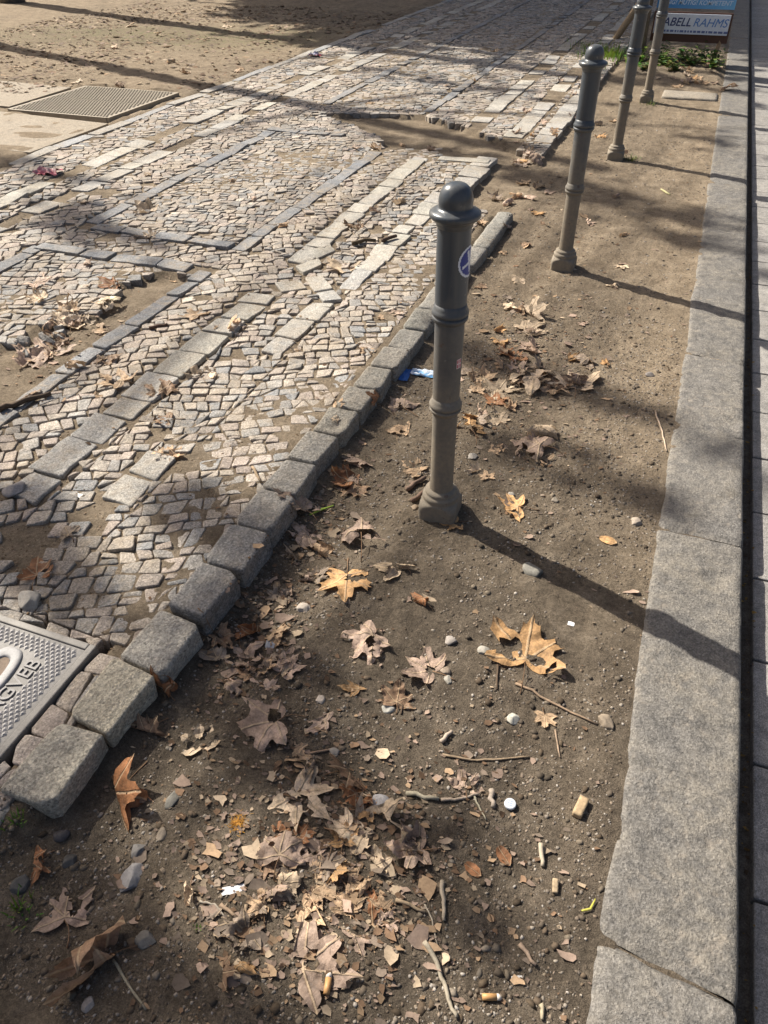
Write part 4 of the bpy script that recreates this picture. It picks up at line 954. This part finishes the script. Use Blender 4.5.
# gravel (uncountable)
ico = bmesh.new(); bmesh.ops.create_icosphere(ico, subdivisions=1, radius=1); IV = np.array([v.co[:] for v in ico.verts]); IT = np.array([[v.index for v in f.verts] for f in ico.faces]); ico.free()
PEBC = np.array([(.20, .17, .14), (.27, .235, .195), (.16, .135, .11), (.31, .27, .22), (.24, .19, .145), (.19, .15, .11), (.36, .325, .285), (.14, .11, .08), (.17, .13, .095)])
def gravel(name, n, sampler, smin, smax, powr=2.5, tint=None):
    V = np.empty((n, len(IV), 3), np.float32); K = np.empty((n, len(IV), 3), np.float32)
    for i in range(n):
        x, y = sampler(); s = smin+(smax-smin)*random.random()**powr
        sc = np.array([U(.6, 1.35), U(.7, 1.25), U(.4, .75)])*s; a = U(0, 6.28); ca, sa = math.cos(a), math.sin(a)
        Q = IV*(1+RNG.uniform(-.38, .30, (len(IV), 1)))*sc; z = GZ(x, y)-s*.05
        V[i, :, 0] = Q[:, 0]*ca-Q[:, 1]*sa+x; V[i, :, 1] = Q[:, 0]*sa+Q[:, 1]*ca+y; V[i, :, 2] = Q[:, 2]+z
        c = PEBC[random.randrange(len(PEBC))]*U(.55, 1.05); K[i] = c if tint is None else c*np.array(tint)
    Tt = (IT[None]+(np.arange(n)*len(IV))[:, None, None]).reshape(-1, 3)
    return link(name, trimesh(name, V.reshape(-1, 3), Tt, K.reshape(-1, 3)), M_PEB)
def soil_pos():
    while True:
        y = .2+3.3*random.random()**1.5; x = U(-.93 if y > .5 else -1.3, .165)
        if random.random() < .55+.8*float(fbm(x, y, 3.2, 2, 88)) : return x, y
tag(gravel('gravel', 42000, soil_pos, .0008, .0052, 3.0), 'fine gravel scattered through the soil strip', 'gravel', None, 'stuff')
tag(gravel('soil_clods', 2600, soil_pos, .0025, .011, 2.2, (.62, .58, .52)), 'crumbly clods of earth on the soil strip', 'gravel', None, 'stuff')
def soil_far():
    return U(-.95, .165), 3.3+4.5*random.random()
tag(gravel('far_gravel', 2500, soil_far, .003, .009), 'grit scattered over the farther soil strip', 'gravel', None, 'stuff')
def joint_pos():
    while True:
        y = .9+3.4*random.random()**1.3; x = U(-2.2, -1.04)
        if GZ(x, y) < .042: return x, y
tag(gravel('joint_grit', 3800, joint_pos, .0013, .005, 2.5, (1.15, 1.0, .8)), 'sandy grit lying in the joints of the mosaic', 'gravel', None, 'stuff')

# ------------------------------------------------------------------ stones one could pick up
ib = bmesh.new(); bmesh.ops.create_icosphere(ib, subdivisions=4, radius=1); RV = np.array([v.co[:] for v in ib.verts]); RF = [tuple(v.index for v in f.verts) for f in ib.faces]; ib.free()
def rock(px, py, wpx, hpx, col, label, flat=.55, rough=.14, cat='stone', cuts=7):
    x, y, z = GP(px, py); s = wpx/FOC*dist(x, y)*.38; asp = min(1.4, max(.55, hpx/wpx*1.15)); rr = random.Random(int(px*7+py))
    V = RV.copy()
    for _ in range(cuts):                                   # knock flat faces off a ball
        d = np.array([rr.gauss(0, 1), rr.gauss(0, 1), rr.gauss(0, .8)]); d /= np.linalg.norm(d); h = rr.uniform(.55, .85); q = V@d; V = V-np.outer(np.maximum(q-h, 0)*.93, d)
    k = rr.random()*50; nz = fbm(V[:, 0]+V[:, 2]*.7+k, V[:, 1]-V[:, 2]*.8+k, 2.2, 4, 3); V = V*(1+nz[:, None]*rough)
    V = V*np.array([1, asp, flat])*s; a = rr.uniform(-.6, .6); ca, sa = math.cos(a), math.sin(a); V = np.stack([V[:, 0]*ca-V[:, 1]*sa, V[:, 0]*sa+V[:, 1]*ca, V[:, 2]], 1)
    me = pymesh('loose_stone', V, RF, True, [tuple(c*U(.97, 1.03) for c in col)]*len(V)); o = link('loose_stone', me, M_PEB, None, (x, y, GZ(x, y)+s*flat*.05)); tag(o, label, cat, 'loose stones on the soil')
GR = (.19, .178, .16); PA = (.29, .265, .23); TA = (.24, .195, .15); DK = (.09, .085, .08)
for r in [(636, 522, 17, 14, (.34, .27, .23), 'round brown pebble casting a shadow beside the kerb'), (303, 609, 19, 18, (.36, .31, .27), 'flat square pinkish stone left of the bright lobed leaf'), (138, 850, 22, 18, GR, 'angular grey stone right of the upright rust leaf'),
          (132, 880, 28, 32, (.27, .26, .245), 'large pale crumbly stone below the angular grey one'), (161, 835, 14, 16, TA, 'smooth tan oval pebble beside the angular grey stone'), (451, 641, 18, 15, PA, 'pale stone above the flat pinkish tan leaf'), (484, 651, 17, 14, PA, 'pale stone nearest to the large bright tan leaf'),
          (513, 719, 17, 15, (.46, .43, .38), 'pale round stone below the long thin twig'), (606, 722, 24, 16, TA, 'tan flat stone at the end of the long thin twig beside the kerb'), (533, 571, 30, 20, GR, 'wide flat grey stone in the bollard shadow'), (147, 940, 26, 18, GR, 'grey stone half sunk at lower left'), (172, 800, 18, 24, GR, 'grey stone next to the standing rust leaf'),
          (89, 1005, 15, 14, PA, 'pale pebble at the bottom left edge'), (388, 709, 18, 14, (.40, .38, .33), 'pale angular stone below the star shaped brown scrap'), (381, 803, 26, 20, (.30, .29, .29), 'grey lump beside the wide pale crumpled leaf'), (472, 457, 15, 11, PA, 'whitish pebble right of the bollard lower shaft'), (511, 495, 10, 9, PA, 'tiny white pebble above the orange boat shaped leaf'),
          (445, 672, 16, 14, TA, 'tan stone right of the flat pinkish tan leaf'), (70, 862, 18, 16, DK, 'dark flat pebble at the left near the upright rust leaf'), (20, 885, 20, 22, DK, 'dark slate piece at the left edge'), (60, 835, 22, 14, DK, 'dark stone chip under the front edging block'), (320, 700, 14, 12, (.38, .33, .28), 'small stone left of the orange torn triangle'),
          (448, 680, 12, 12, PA, 'small white stone left of the pale round one'), (334, 752, 16, 12, PA, 'pale stone among the lower heap twigs'), (555, 500, 12, 9, (.2, .17, .14), 'small dark pebble on sunlit soil right of the boat shaped leaf'), (415, 508, 10, 16, (.22, .17, .12), 'dark clod leaning at the nearest bollard foot'), (650, 375, 12, 8, GR, 'grey pebble beside the kerb at mid height'), (15, 490, 26, 24, (.31, .29, .26), 'pale crumbly lump at the left edge of the cobbles'), (30, 600, 34, 24, (.31, .29, .26), 'pale crumbly concrete lump above the iron cover')]: rock(*r)
rock(270, 645, 18, 30, (.27, .29, .32), 'grey slate wedge between two rust and tan leaves', .35, .08, 'stone', 12)

# ------------------------------------------------------------------ twigs, chips and litter
def twig(pts, rpx, col, label, lift=.0, cat='twig', name='twig', group='twigs on the soil', seed=0):
    Q = []
    for px, py in pts: x, y, z = GP(px, py); Q.append(Vector((x, y, z)))
    D = dist(Q[0].x, Q[0].y); r = rpx/FOC*D*.40; P = []
    for i in range(len(Q)-1):
        for k in range(4): P.append(Q[i].lerp(Q[i+1], k/4))
    P.append(Q[-1]); rr = random.Random(seed+len(pts)*13+int(pts[0][0])); P = [Vector((p.x+rr.uniform(-r, r)*.5, p.y+rr.uniform(-r, r)*.5, GZ(p.x, p.y)+r*.8+lift+rr.uniform(0, r*.5))) for p in P]
    # a stick is stiff: keep it on the line between its ends where the ground dips
    base = P[0].copy(); V, F = tube([p-base for p in P], [r*(1.0-.35*i/len(P)) for i in range(len(P))], 7, True, .12, seed); o = link(name, pymesh(name, V, F, True, [tuple(c*U(.95, 1.05) for c in col)]*len(V)), M_WOOD, None, tuple(base)); tag(o, label, cat, group)
TW = (.30, .22, .145); TD = (.10, .07, .05); TG = (.33, .28, .22)
for t in [([(516, 684), (548, 701), (596, 725)], 3.4, TW, 'long thin twig below the large bright tan leaf'), ([(443, 755), (470, 761), (500, 760), (530, 757)], 3, TW, 'thin wavy twig left of the pale round stone'), ([(407, 795), (440, 801)], 6, TG, 'thick grey stick left of the bottle cap'), ([(440, 701+100), (460, 800), (478, 795)], 4, TG, 'short stick end beside the thick grey stick'),
          ([(471, 792), (478, 806), (486, 821)], 2.5, TG, 'thin stem hanging from the dusty pink shredded leaf'), ([(424, 943), (440, 970), (448, 1000), (457, 1020)], 5.5, TG, 'thick bare twig at the bottom centre'), ([(442, 882), (444, 905), (445, 922)], 5.5, TG, 'upright short stick right of the lower heap'), ([(396, 900), (425, 913)], 4.5, TW, 'short stick pointing right below the dusty leaf'),
          ([(425, 905), (432, 920), (437, 945)], 2, TG, 'thin stalk below the short pointing stick'), ([(113, 960), (128, 985), (146, 1010)], 3, TG, 'pale thin stem of the long rolled leaf'), ([(0, 412), (28, 402), (52, 396)], 7, TD, 'dark stick lying in the dirt hole'), ([(353, 246), (375, 242)], 5, TD, 'dark bark chip on the mosaic behind the nearest bollard'), ([(382, 243), (396, 238)], 5, TD, 'dark bark piece next to the bark chip on the mosaic'),
          ([(655, 412), (662, 432), (666, 452)], 2, (.46, .38, .27), 'thin pale root fibre beside the kerb'), ([(440, 742), (453, 733)], 6, TG, 'short thick stick beside the small pale pebble'), ([(405, 690), (401, 715)], 2.5, TD, 'dark stem below the star shaped brown scrap'), ([(150, 330), (168, 325)], 4.5, TD, 'dark stick on the cobbles by the blue band'), ([(252, 468), (262, 484)], 4, TW, 'small twig at the edge of the cobbles'),
          ([(498, 665), (497, 690)], 2.6, TD, 'dark stem under the large bright tan leaf'), ([(220, 905), (238, 918)], 4.5, TW, 'short stick left of the square tan leaf scrap'), ([(246, 905), (247, 922)], 4, TW, 'upright stub beside the square tan leaf scrap'), ([(200, 902), (215, 905), (225, 918)], 2.6, TG, 'bent thin stem above the grey torn leaf'), ([(310, 755), (338, 748)], 3.2, TW, 'short twig above the pale stone in the lower heap'), ([(405, 492), (425, 480)], 7, (.16, .11, .08), 'dark bark roll left of the nearest bollard foot'), ([(412, 503), (432, 489)], 6, (.16, .11, .08), 'dark bark piece touching the nearest bollard foot'),
          ([(490, 792), (493, 808)], 7, TG, 'stubby grey stick left of the bottle cap'), ([(540, 845), (543, 868)], 6, (.36, .30, .22), 'flat grey wood splinter below the wood chip'), ([(520, 945), (535, 965)], 5, (.34, .26, .18), 'short brown stick left of the kerb joint'), ([(541, 1005), (543, 1022)], 5, (.34, .27, .19), 'wood splinter at the bottom edge'), ([(555, 630+100), (560, 758)], 2.2, TW, 'thin stalk below the small tan star leaf')]: twig(*t)
def chip(px, py, l, w, h, ang, col, label, name, cat, m=M_WOOD, r=.2):
    x, y, z = GP(px, py); s = dist(x, y)/FOC*.5; V, F = rockbox((l*s, w*s, h*s), r*min(l, w, h)*s, 8, .04*w*s, random.randrange(99), .6/s)
    o = link(name, pymesh(name, V, F, True, [col]*len(V)), m, None, (x, y, GZ(x, y)+h*s*.85)); o.rotation_euler = (U(-.08, .08), U(-.08, .08), R(ang)); tag(o, label, cat)
chip(580, 809, 20, 9, 7, 78, (.42, .31, .19), 'thick light wood chip beside the kerb', 'wood_chip', 'wood chip'); chip(555, 887, 12, 5, 4, 100, (.38, .29, .19), 'small pale wood peg below the thick wood chip', 'wood_peg', 'wood chip')
def butt(px, py, ang, label):
    x, y, z = GP(px, py); s = dist(x, y)/FOC; r = 2.7*s; L = 15*s; n = 12
    root = empty('cigarette_butt', (x, y, GZ(x, y)+r*.9), R(ang)); tag(root, label, 'cigarette butt', 'cigarette butts')
    V, F = tube([(-L*.5, 0, 0), (-L*.2, 0, 0), (L*.3, 0, 0)], r, n); link('filter', pymesh('filter', V, F, True, [(.48, .27, .11)]*len(V)), M_PAINT, root)
    V, F = tube([(L*.3, 0, 0), (L*.45, 0, 0), (L*.5, r*.2, 0)], [r*.98, r*.95, r*.8], n); link('paper', pymesh('paper', V, F, True, [(.55, .5, .44)]*len(V)), M_PAINT, root)
butt(328, 985, 105, 'orange cigarette butt on the large dusky pink leaf'); butt(491, 998, 20, 'tan cigarette butt lying at the bottom right of the soil')
x, y, z = GP(510, 805); V, F = lathe([(.0005, .004), (.011, .004), (.0125, .003), (.0132, 0), (.0128, -.003)], 28)
o = empty('bottle_cap', (x, y, z+.004)); tag(o, 'small round pale bottle cap with faint blue print', 'bottle cap'); link('cap_disc', pymesh('cap_disc', V, F, False, [(.62, .66, .72)]*len(V)), M_PAINT, o)
pr = MB()
for k in range(3):
    V, F = box((0, -.005+k*.005, .0042), (.006-.001*abs(k-1), .0009, .0004)); pr.add(V, F, (.30, .36, .55))
pr.build('print', M_PAINT, o)
def scrap(px, py, w, h, ang, col, label, name, cat, crush=.25, seed=1, col2=None):
    x, y, z = GP(px, py); s = dist(x, y)/FOC; n, m = 14, 10; V = []; F = []; K = []; gz = GZ(x, y)
    for j in range(m+1):
        for i in range(n+1):
            u = (i/n-.5); v = (j/m-.5); q = float(fbm(np.array([u*3+seed]), np.array([v*3]), 1.6, 3, seed)[0])
            V.append((u*w*s*(1-.15*q), v*h*s*(1+.2*q), max(.0015, crush*w*s*(.35+q*.8)*.7))); K.append(col if (col2 is None or q < .05) else col2)
    for j in range(m):
        for i in range(n): F.append((j*(n+1)+i, j*(n+1)+i+1, (j+1)*(n+1)+i+1, (j+1)*(n+1)+i))
    o = link(name, pymesh(name, V, F, True, K), M_PAINT, None, (x, y, gz)); o.rotation_euler = (0, 0, R(ang)); tag(o, label, cat)
scrap(425, 374, 28, 13, 5, (.16, .40, .68), 'pale blue crumpled wrapper behind the nearest bollard shaft', 'blue_wrapper', 'litter', .22, 3, (.72, .78, .85)); scrap(405, 375, 9, 24, 10, (.03, .13, .42), 'narrow dark blue foil strip beside the pale wrapper', 'foil_strip', 'litter', .3, 5)
scrap(48, 173, 20, 14, 10, (.62, .16, .2), 'pink crumpled wrapper on the far left paving', 'pink_wrapper', 'litter', .4, 7, (.5, .3, .3)); scrap(315, 56, 10, 9, 0, (.48, .08, .09), 'tiny red wrapper at the far path edge', 'red_wrapper', 'litter', .45, 8, (.3, .3, .4))
scrap(234, 890, 20, 7, 30, (.60, .60, .61), 'white plastic chip above the square tan leaf scrap', 'plastic_chip', 'litter', .05, 9); scrap(517, 980, 9, 6, 25, (.55, .54, .52), 'white plastic shard near the bottom right of the soil', 'plastic_shard', 'litter', .08, 11); scrap(571, 624, 6, 5, 0, (.78, .78, .78), 'white speck of plastic right of the large bright leaf', 'plastic_speck', 'litter', .1, 12); scrap(80, 496, 8, 5, 0, (.72, .70, .66), 'white paper speck on the shaded cobbles', 'paper_speck', 'litter', .1, 13)
# orange fluff
x, y, z = GP(238, 824); fl = MB()
for k in range(150):
    a = U(0, 6.28); r = abs(random.gauss(0, .011)); b = a+U(-1.5, 1.5); p0 = Vector((r*math.cos(a), r*math.sin(a), U(0, .006))); p1 = p0+Vector((math.cos(b)*.008, math.sin(b)*.008, U(-.002, .004))); p1.z = max(.001, p1.z)
    V, F = tube([p0, p1], .0005, 4); fl.add(V, F, (.62, .33, .07))
tag(fl.build('orange_fluff', M_CRUMB, None, False, (x, y, GZ(x, y))), 'orange tuft of fibres on the soil left of the lower heap', 'fluff')
def blade(pts, w, col, label, name='grass_stalk', cat='grass stalk'):
    Q = [Vector(GP(*p)) for p in pts]; s = dist(Q[0].x, Q[0].y)/FOC; P = []
    for i in range(len(Q)-1): P += [Q[i].lerp(Q[i+1], k/3) for k in range(3)]
    P.append(Q[-1]); P = [Vector((p.x, p.y, GZ(p.x, p.y)+.006)) for p in P]; b = P[0].copy(); n = len(P)
    V, F = tube([p-b for p in P], [w*s*.5*(.45+.55*math.sin(math.pi*min(1, .15+i/n))) for i in range(n)], 6); V = [(v[0], v[1], v[2]*.55) for v in V]
    o = link(name, pymesh(name, V, F, True, [col]*len(V)), M_GREEN, None, tuple(b)); tag(o, label, cat)
blade([(310, 516), (322, 511), (334, 507)], 3.2, (.36, .50, .08), 'bright green blade on leaves beside the edging stones'); blade([(581, 912), (590, 910), (595, 900)], 2.2, (.55, .52, .10), 'yellow green curved leaf strip beside the kerb', 'leaf_strip', 'leaf strip'); blade([(661, 190), (670, 195)], 2.4, (.6, .55, .3), 'pale straw on the soil past the second bollard', 'straw', 'straw')
def tuft(px, py, n, h, label, spread=.03, col=(.10, .19, .03), name='grass_tuft', cat='grass'):
    x, y, z = GP(px, py); b = MB()
    for k in range(n):
        a = U(0, 6.28); r = abs(random.gauss(0, spread)); bx, by = r*math.cos(a), r*math.sin(a); hh = h*U(.5, 1.1); l = a+U(-1, 1); w = .0014+hh*.02; d = (math.cos(l)*hh*U(.2, .7), math.sin(l)*hh*U(.2, .7)); nxp, nyp = -math.sin(l)*w, math.cos(l)*w; c = tuple(q*U(.7, 1.35) for q in col)
        V = []
        for t, ww in ((0, 1), (.5, .85), (.85, .45), (1, .04)): V += [(bx+d[0]*t*t+nxp*ww, by+d[1]*t*t+nyp*ww, hh*t*(1-.2*t)), (bx+d[0]*t*t-nxp*ww, by+d[1]*t*t-nyp*ww, hh*t*(1-.2*t))]
        b.add(V, [(0, 1, 3, 2), (2, 3, 5, 4), (4, 5, 7, 6)], c)
    o = b.build(name, M_GREEN, None, False, (x, y, GZ(x, y)-.004)); tag(o, label, cat, 'grass tufts')
    if n > 100: o['kind'] = 'stuff'
tuft(16, 822, 26, .03, 'thin grass growing below the front edging blocks', .02); tuft(18, 910, 40, .032, 'short green moss and grass at the left edge', .025); tuft(198, 928, 14, .012, 'tiny green sprig beside the grey torn leaf', .008)
tuft(632, 160, 60, .045, 'grass at the foot of the third bollard', .04, (.13, .17, .04)); tuft(612, 56, 420, .11, 'bright green grass clump left of the poster', .30, (.15, .24, .035), 'grass'); tuft(650, 105, 50, .05, 'grass at the foot of the farthest bollard', .05, (.14, .17, .05)); tuft(590, 47, 130, .07, 'sparse yellowish grass at the far path edge', .22, (.22, .25, .06), 'grass')

# ------------------------------------------------------------------ poster, young tree, weeds
ps = empty('election_poster', (-0.285, 10.45, 0.05)); tag(ps, 'blue and white election poster on wooden stakes beside the kerb', 'poster')
def board(name, z0, z1, col, y=0.0, x0=-.40, x1=.395, th=.012, col2=None):
    V, F = box(((x0+x1)/2, y, (z0+z1)/2), ((x1-x0)/2, th, (z1-z0)/2)); K = [col]*8
    if col2: K = [col2 if v[0] > 0 else col for v in V]
    return link(name, pymesh(name, V, F, False, K), M_PAINT, ps)
board('upper_board', .475, 1.15, (.05, .22, .55), 0, -.41, .41, .012, (.16, .42, .70)); board('name_board', .235, .425, (.68, .72, .80), -.004); board('backing', .155, .44, (.10, .045, .03), .03, -.42, .415, .010)
def ptxt(body, size, z, x, col, y, shear=.25, bold=.001):
    o = text('lettering', body, size, (x, y, z), (R(90), 0, 0), M_PAINT, ps, .0008, shear, 'LEFT', bold); paint(o, col); return o
ptxt('ISABELL', .112, .345, -.392, (.035, .055, .16), -.0185, .25, .0012); ptxt('RAHMS', .112, .345, .012, (.10, .24, .55), -.0185, .25, 0.0); ptxt('JUNG! MUTIG! KOMPETENT', .060, .53, -.37, (.55, .68, .85), -.0145, .2, .001)
sm = MB(); x = -.375
while x < .36: L = U(.012, .05); V, F = box((x+L/2, -.0182, .262), (L/2, .0008, .010)); sm.add(V, F, (.12, .16, .32)); x += L+.012
sm.build('small_print', M_PAINT, ps)
for (xx, zt, ln) in ((-.37, 1.2, -.06), (.345, .20, .05)):
    V, F = tube([(xx-ln, -.12, -.12), (xx, .052, zt)], [.024, .022], 4); link('stake', pymesh('stake', V, F, False, [(.36, .24, .14)]*len(V)), M_WOOD, ps)
def make_tree(name, base, h, r0, limbs, crown, label, leaf_n=0, seed=1, fork=None, lean=(0, 0), col=(.20, .18, .15), group=None):
    rr = random.Random(seed); t = empty(name, base); tag(t, label, 'tree', group)
    P = wander((0, 0, -.2), (lean[0], lean[1], h), 9, .05*r0/.2, seed); n = len(P); tv, tf = tube(P, [r0*(1.35 if i == 0 else 1.1 if i == 1 else 1)*(1-.45*i/n) for i in range(n)], 14, True, .06, seed)
    link('trunk', pymesh('trunk', tv, tf, True, [col]*len(tv)), M_BARK, t)
    tips = []
    for k in range(limbs):
        f = rr.uniform(.62, 1); p0 = P[min(n-1, int(f*(n-1)))]; a = rr.uniform(0, 6.28); L = crown*rr.uniform(.6, 1.1); e = p0+Vector((math.cos(a)*L, math.sin(a)*L, rr.uniform(.2, .9)*L)); Q = wander(p0, e, 6, .12, seed*31+k); rl = r0*.42*(1.2-f*.6)
        V, F = tube(Q, [rl*(1-.85*i/6) for i in range(7)], 8); link('limb', pymesh('limb', V, F, True, [col]*len(V)), M_BARK, t); tips += Q[2:]
        for s in range(3):
            q = Q[2+s]; e2 = q+Vector((rr.uniform(-1, 1), rr.uniform(-1, 1), rr.uniform(0, 1))).normalized()*L*.5; W = wander(q, e2, 4, .08, seed*77+k*5+s); V, F = tube(W, [rl*.35*(1-.85*i/4) for i in range(5)], 6); link('limb', pymesh('limb', V, F, True, [col]*len(V)), M_BARK, t); tips += W[1:]
    if leaf_n:
        V = []; T_ = []; K = []
        for k in range(leaf_n):
            q = rr.choice(tips)+Vector((rr.gauss(0, .4), rr.gauss(0, .4), rr.gauss(0, .4)))*crown*.22; u = Vector((rr.uniform(-1, 1), rr.uniform(-1, 1), rr.uniform(-1, 1))).normalized(); w = u.orthogonal(); s = rr.uniform(.10, .17); b = len(V); V += [tuple(q+u*s), tuple(q+w*s*.8), tuple(q-u*s), tuple(q-w*s*.8)]; T_ += [(b, b+1, b+2), (b, b+2, b+3)]; c = (.22*rr.uniform(.6, 1.2), .17*rr.uniform(.7, 1.2), .05); K += [c]*4
        link('crown', trimesh('crown', V, T_, np.array(K)), M_CRUMB, t)
    return t
yt = make_tree('young_tree', (-0.80, 10.3, .06), 5.2, .065, 6, 1.2, 'young tree trunk left of the poster', 0, 5, col=(.17, .135, .10))
V, F = tube([(0, 0, -.1), (1.15, .5, 1.9)], [.045, .038], 7); o = link('support_stake', pymesh('support_stake', V, F, True, [(.38, .29, .19)]*len(V)), M_WOOD, None, (-1.27, 11.75, .06)); tag(o, 'leaning pale wooden stake left of the young tree, behind the third bollard', 'stake')
def weed(x, y, n, h, label, col=(.07, .14, .03)):
    z = GZ(x, y); b = MB(); st_ = MB()
    root = empty('weed_plant', (x, y, z)); tag(root, label, 'plant', 'green weeds under the poster')
    for k in range(n):
        a = U(0, 6.28); L = h*U(.5, 1.1); tip = Vector((math.cos(a)*L*.6, math.sin(a)*L*.6, L*U(.4, 1))); V, F = tube([(0, 0, 0), tip*.5+Vector((0, 0, .02)), tip], [.003, .0025, .0015], 4); st_.add(V, F, (.12, .15, .04))
        for s in range(5):
            q = tip*(.3+.17*s)+Vector((random.gauss(0, .03), random.gauss(0, .03), random.gauss(0, .02))); q.z = max(.01, q.z); r = .03*U(.7, 1.3); b2 = U(0, 6.28); d = Vector((math.cos(b2), math.sin(b2), U(-.4, .5))).normalized(); w = d.cross(Vector((0, 0, 1))).normalized(); c = tuple(v*U(.6, 1.6) for v in col)
            b.add([tuple(q), tuple(q+d*r+w*r*.6+Vector((0, 0, .006))), tuple(q+d*r*2.1), tuple(q+d*r-w*r*.6+Vector((0, 0, .006)))], [(0, 1, 2), (0, 2, 3)], c)
    b.build('foliage', M_GREEN, root); st_.build('stems', M_GREEN, root)
weed(-.55, 10.25, 16, .24, 'leafy weed at the left under the poster'); weed(-.30, 10.3, 14, .20, 'low leafy weed under the middle of the poster'); weed(-.08, 10.35, 14, .22, 'weed under the right half of the poster', (.06, .12, .03)); weed(.05, 9.95, 12, .12, 'small weed in front of the right stake', (.12, .17, .04)); weed(-.78, 10.15, 16, .20, 'weed at the foot of the young tree', (.10, .17, .03)); weed(-.35, 9.75, 14, .10, 'flat weed among the leaves in front of the poster', (.11, .15, .04)); weed(-.20, 10.1, 18, .16, 'dense weed before the middle of the poster', (.09, .15, .03)); weed(-.45, 10.05, 16, .14, 'bushy weed right of the young tree', (.08, .14, .03)); weed(.02, 10.25, 12, .16, 'weed at the foot of the right stake', (.07, .13, .03))
weed(-.65, 9.7, 10, .10, 'small weed by the farthest bollard', (.10, .16, .04))

# ------------------------------------------------------------------ trees beyond the frame whose shadows cross the ground
def up(x, y, z):
    """the spot at height z whose shadow falls on (x, y)"""
    k = z/math.tan(R(SUN_EL)); return Vector((x-SD[0]*k, y-SD[1]*k, z))
def shadow_tree(base, h, r, label, limbs, crown, leaf_n, seed, boughs=()):
    t = make_tree('plane_tree', base, h, r, limbs, crown, label, leaf_n, seed, group='plane trees beyond the picture')
    b = Vector(base)
    for k, (pts, z, rad) in enumerate(boughs):
        Q = [up(x, y, z+dz)-b for (x, y, dz) in pts]; Q = [Vector((0, 0, min(h*.9, z*.8)))]+Q; P = []
        for i in range(len(Q)-1): P += [Q[i].lerp(Q[i+1], q/4)+Vector((U(-1, 1), U(-1, 1), U(-1, 1)))*.04 for q in range(4)]
        P.append(Q[-1]); V, F = tube(P, [rad*(1.5-1.1*i/len(P)) for i in range(len(P))], 8); link('limb', pymesh('limb', V, F, True, [(.2, .18, .15)]*len(V)), M_BARK, t)
    return t
shadow_tree((-12.5, 13.2, 0), 11, .21, 'plane tree left of the sandy field', 5, 2.5, 0, 11)
shadow_tree((-12.0, 10.15, 0), 11, .17, 'plane tree left of the iron hatch', 4, 2.5, 0, 12)
shadow_tree((-13, 17.6, 0), 10, .24, 'plane tree at the far end of the sandy field', 14, 3.6, 13000, 13)
shadow_tree((-9.3, 17.9, 0), 9, .3, 'broad plane tree left of the far path', 16, 4.0, 15000, 14)
shadow_tree((-5.5, 19.2, 0), 9, .3, 'broad plane tree behind the far path', 16, 4.2, 13000, 15)
CL = [  # shadow spot x, y, spread along the sun, spread across, height, leaves
    (-.25, 2.72, .34, .05, 9.5, 46), (.03, 2.12, .16, .05, 9.0, 26), (-.62, .84, .28, .05, 9.0, 34), (-.62, .26, .38, .06, 8.0, 60), (-1.02, .37, .20, .07, 7.5, 54), (-.05, .22, .2, .04, 8, 14), (-.72, 1.05, .10, .05, 8.5, 14),
    (-1.78, 1.24, .22, .075, 8.5, 80), (-1.42, 1.08, .18, .05, 8.0, 44), (-1.15, 1.42, .12, .05, 8.5, 22), (.12, 4.62, .30, .07, 10.0, 34), (-.1, 5.0, .35, .06, 9.5, 36), (-.55, 5.3, .5, .09, 9.5, 80), (-3.2, 3.55, .40, .12, 9.5, 80), (-3.9, 4.2, .5, .1, 9.5, 50), (-1.6, 5.85, .6, .09, 9.5, 90), (-2.6, 8.4, .9, .14, 9, 90), (-1.9, 9.6, .8, .16, 9, 110), (-.35, 9.2, .4, .12, 9.0, 80), (.28, 9.6, .2, .06, 9, 20), (.3, 6.9, .25, .1, 9, 22)]
def bough_tree(base, h, r, label):
    t = make_tree('plane_tree', base, h, r, 0, 3, label, 0, 21, group='plane trees beyond the picture'); b = Vector(base); V = []; T_ = []; K = []
    for k, (x, y, sa_, sc_, z, n) in enumerate(CL):
        e = up(x, y, z)-b; P = wander((0, 0, h*.85), e, 10, .06, 400+k); V2, F2 = tube(P, [.035-.0028*i for i in range(11)], 6); link('limb', pymesh('limb', V2, F2, True, [(.2, .18, .15)]*len(V2)), M_BARK, t)
        for q in range(n):
            u, v = random.gauss(0, sa_), random.gauss(0, sc_); c = up(x+SD[0]*u-SD[1]*v, y+SD[1]*u+SD[0]*v, z+U(-.3, .3))-b; d = Vector((U(-1, 1), U(-1, 1), U(-1, 1))).normalized(); w = d.orthogonal(); s_ = U(.05, .095); i0 = len(V)
            V += [tuple(c+d*s_), tuple(c+w*s_*.8), tuple(c-d*s_), tuple(c-w*s_*.8)]; T_ += [(i0, i0+1, i0+2), (i0, i0+2, i0+3)]; K += [(.24, .18, .06)]*4
    link('crown', trimesh('crown', V, T_, np.array(K)), M_CRUMB, t)
bough_tree((-9.5, -2.0, 0), 9, .26, 'plane tree to the left behind the viewpoint')
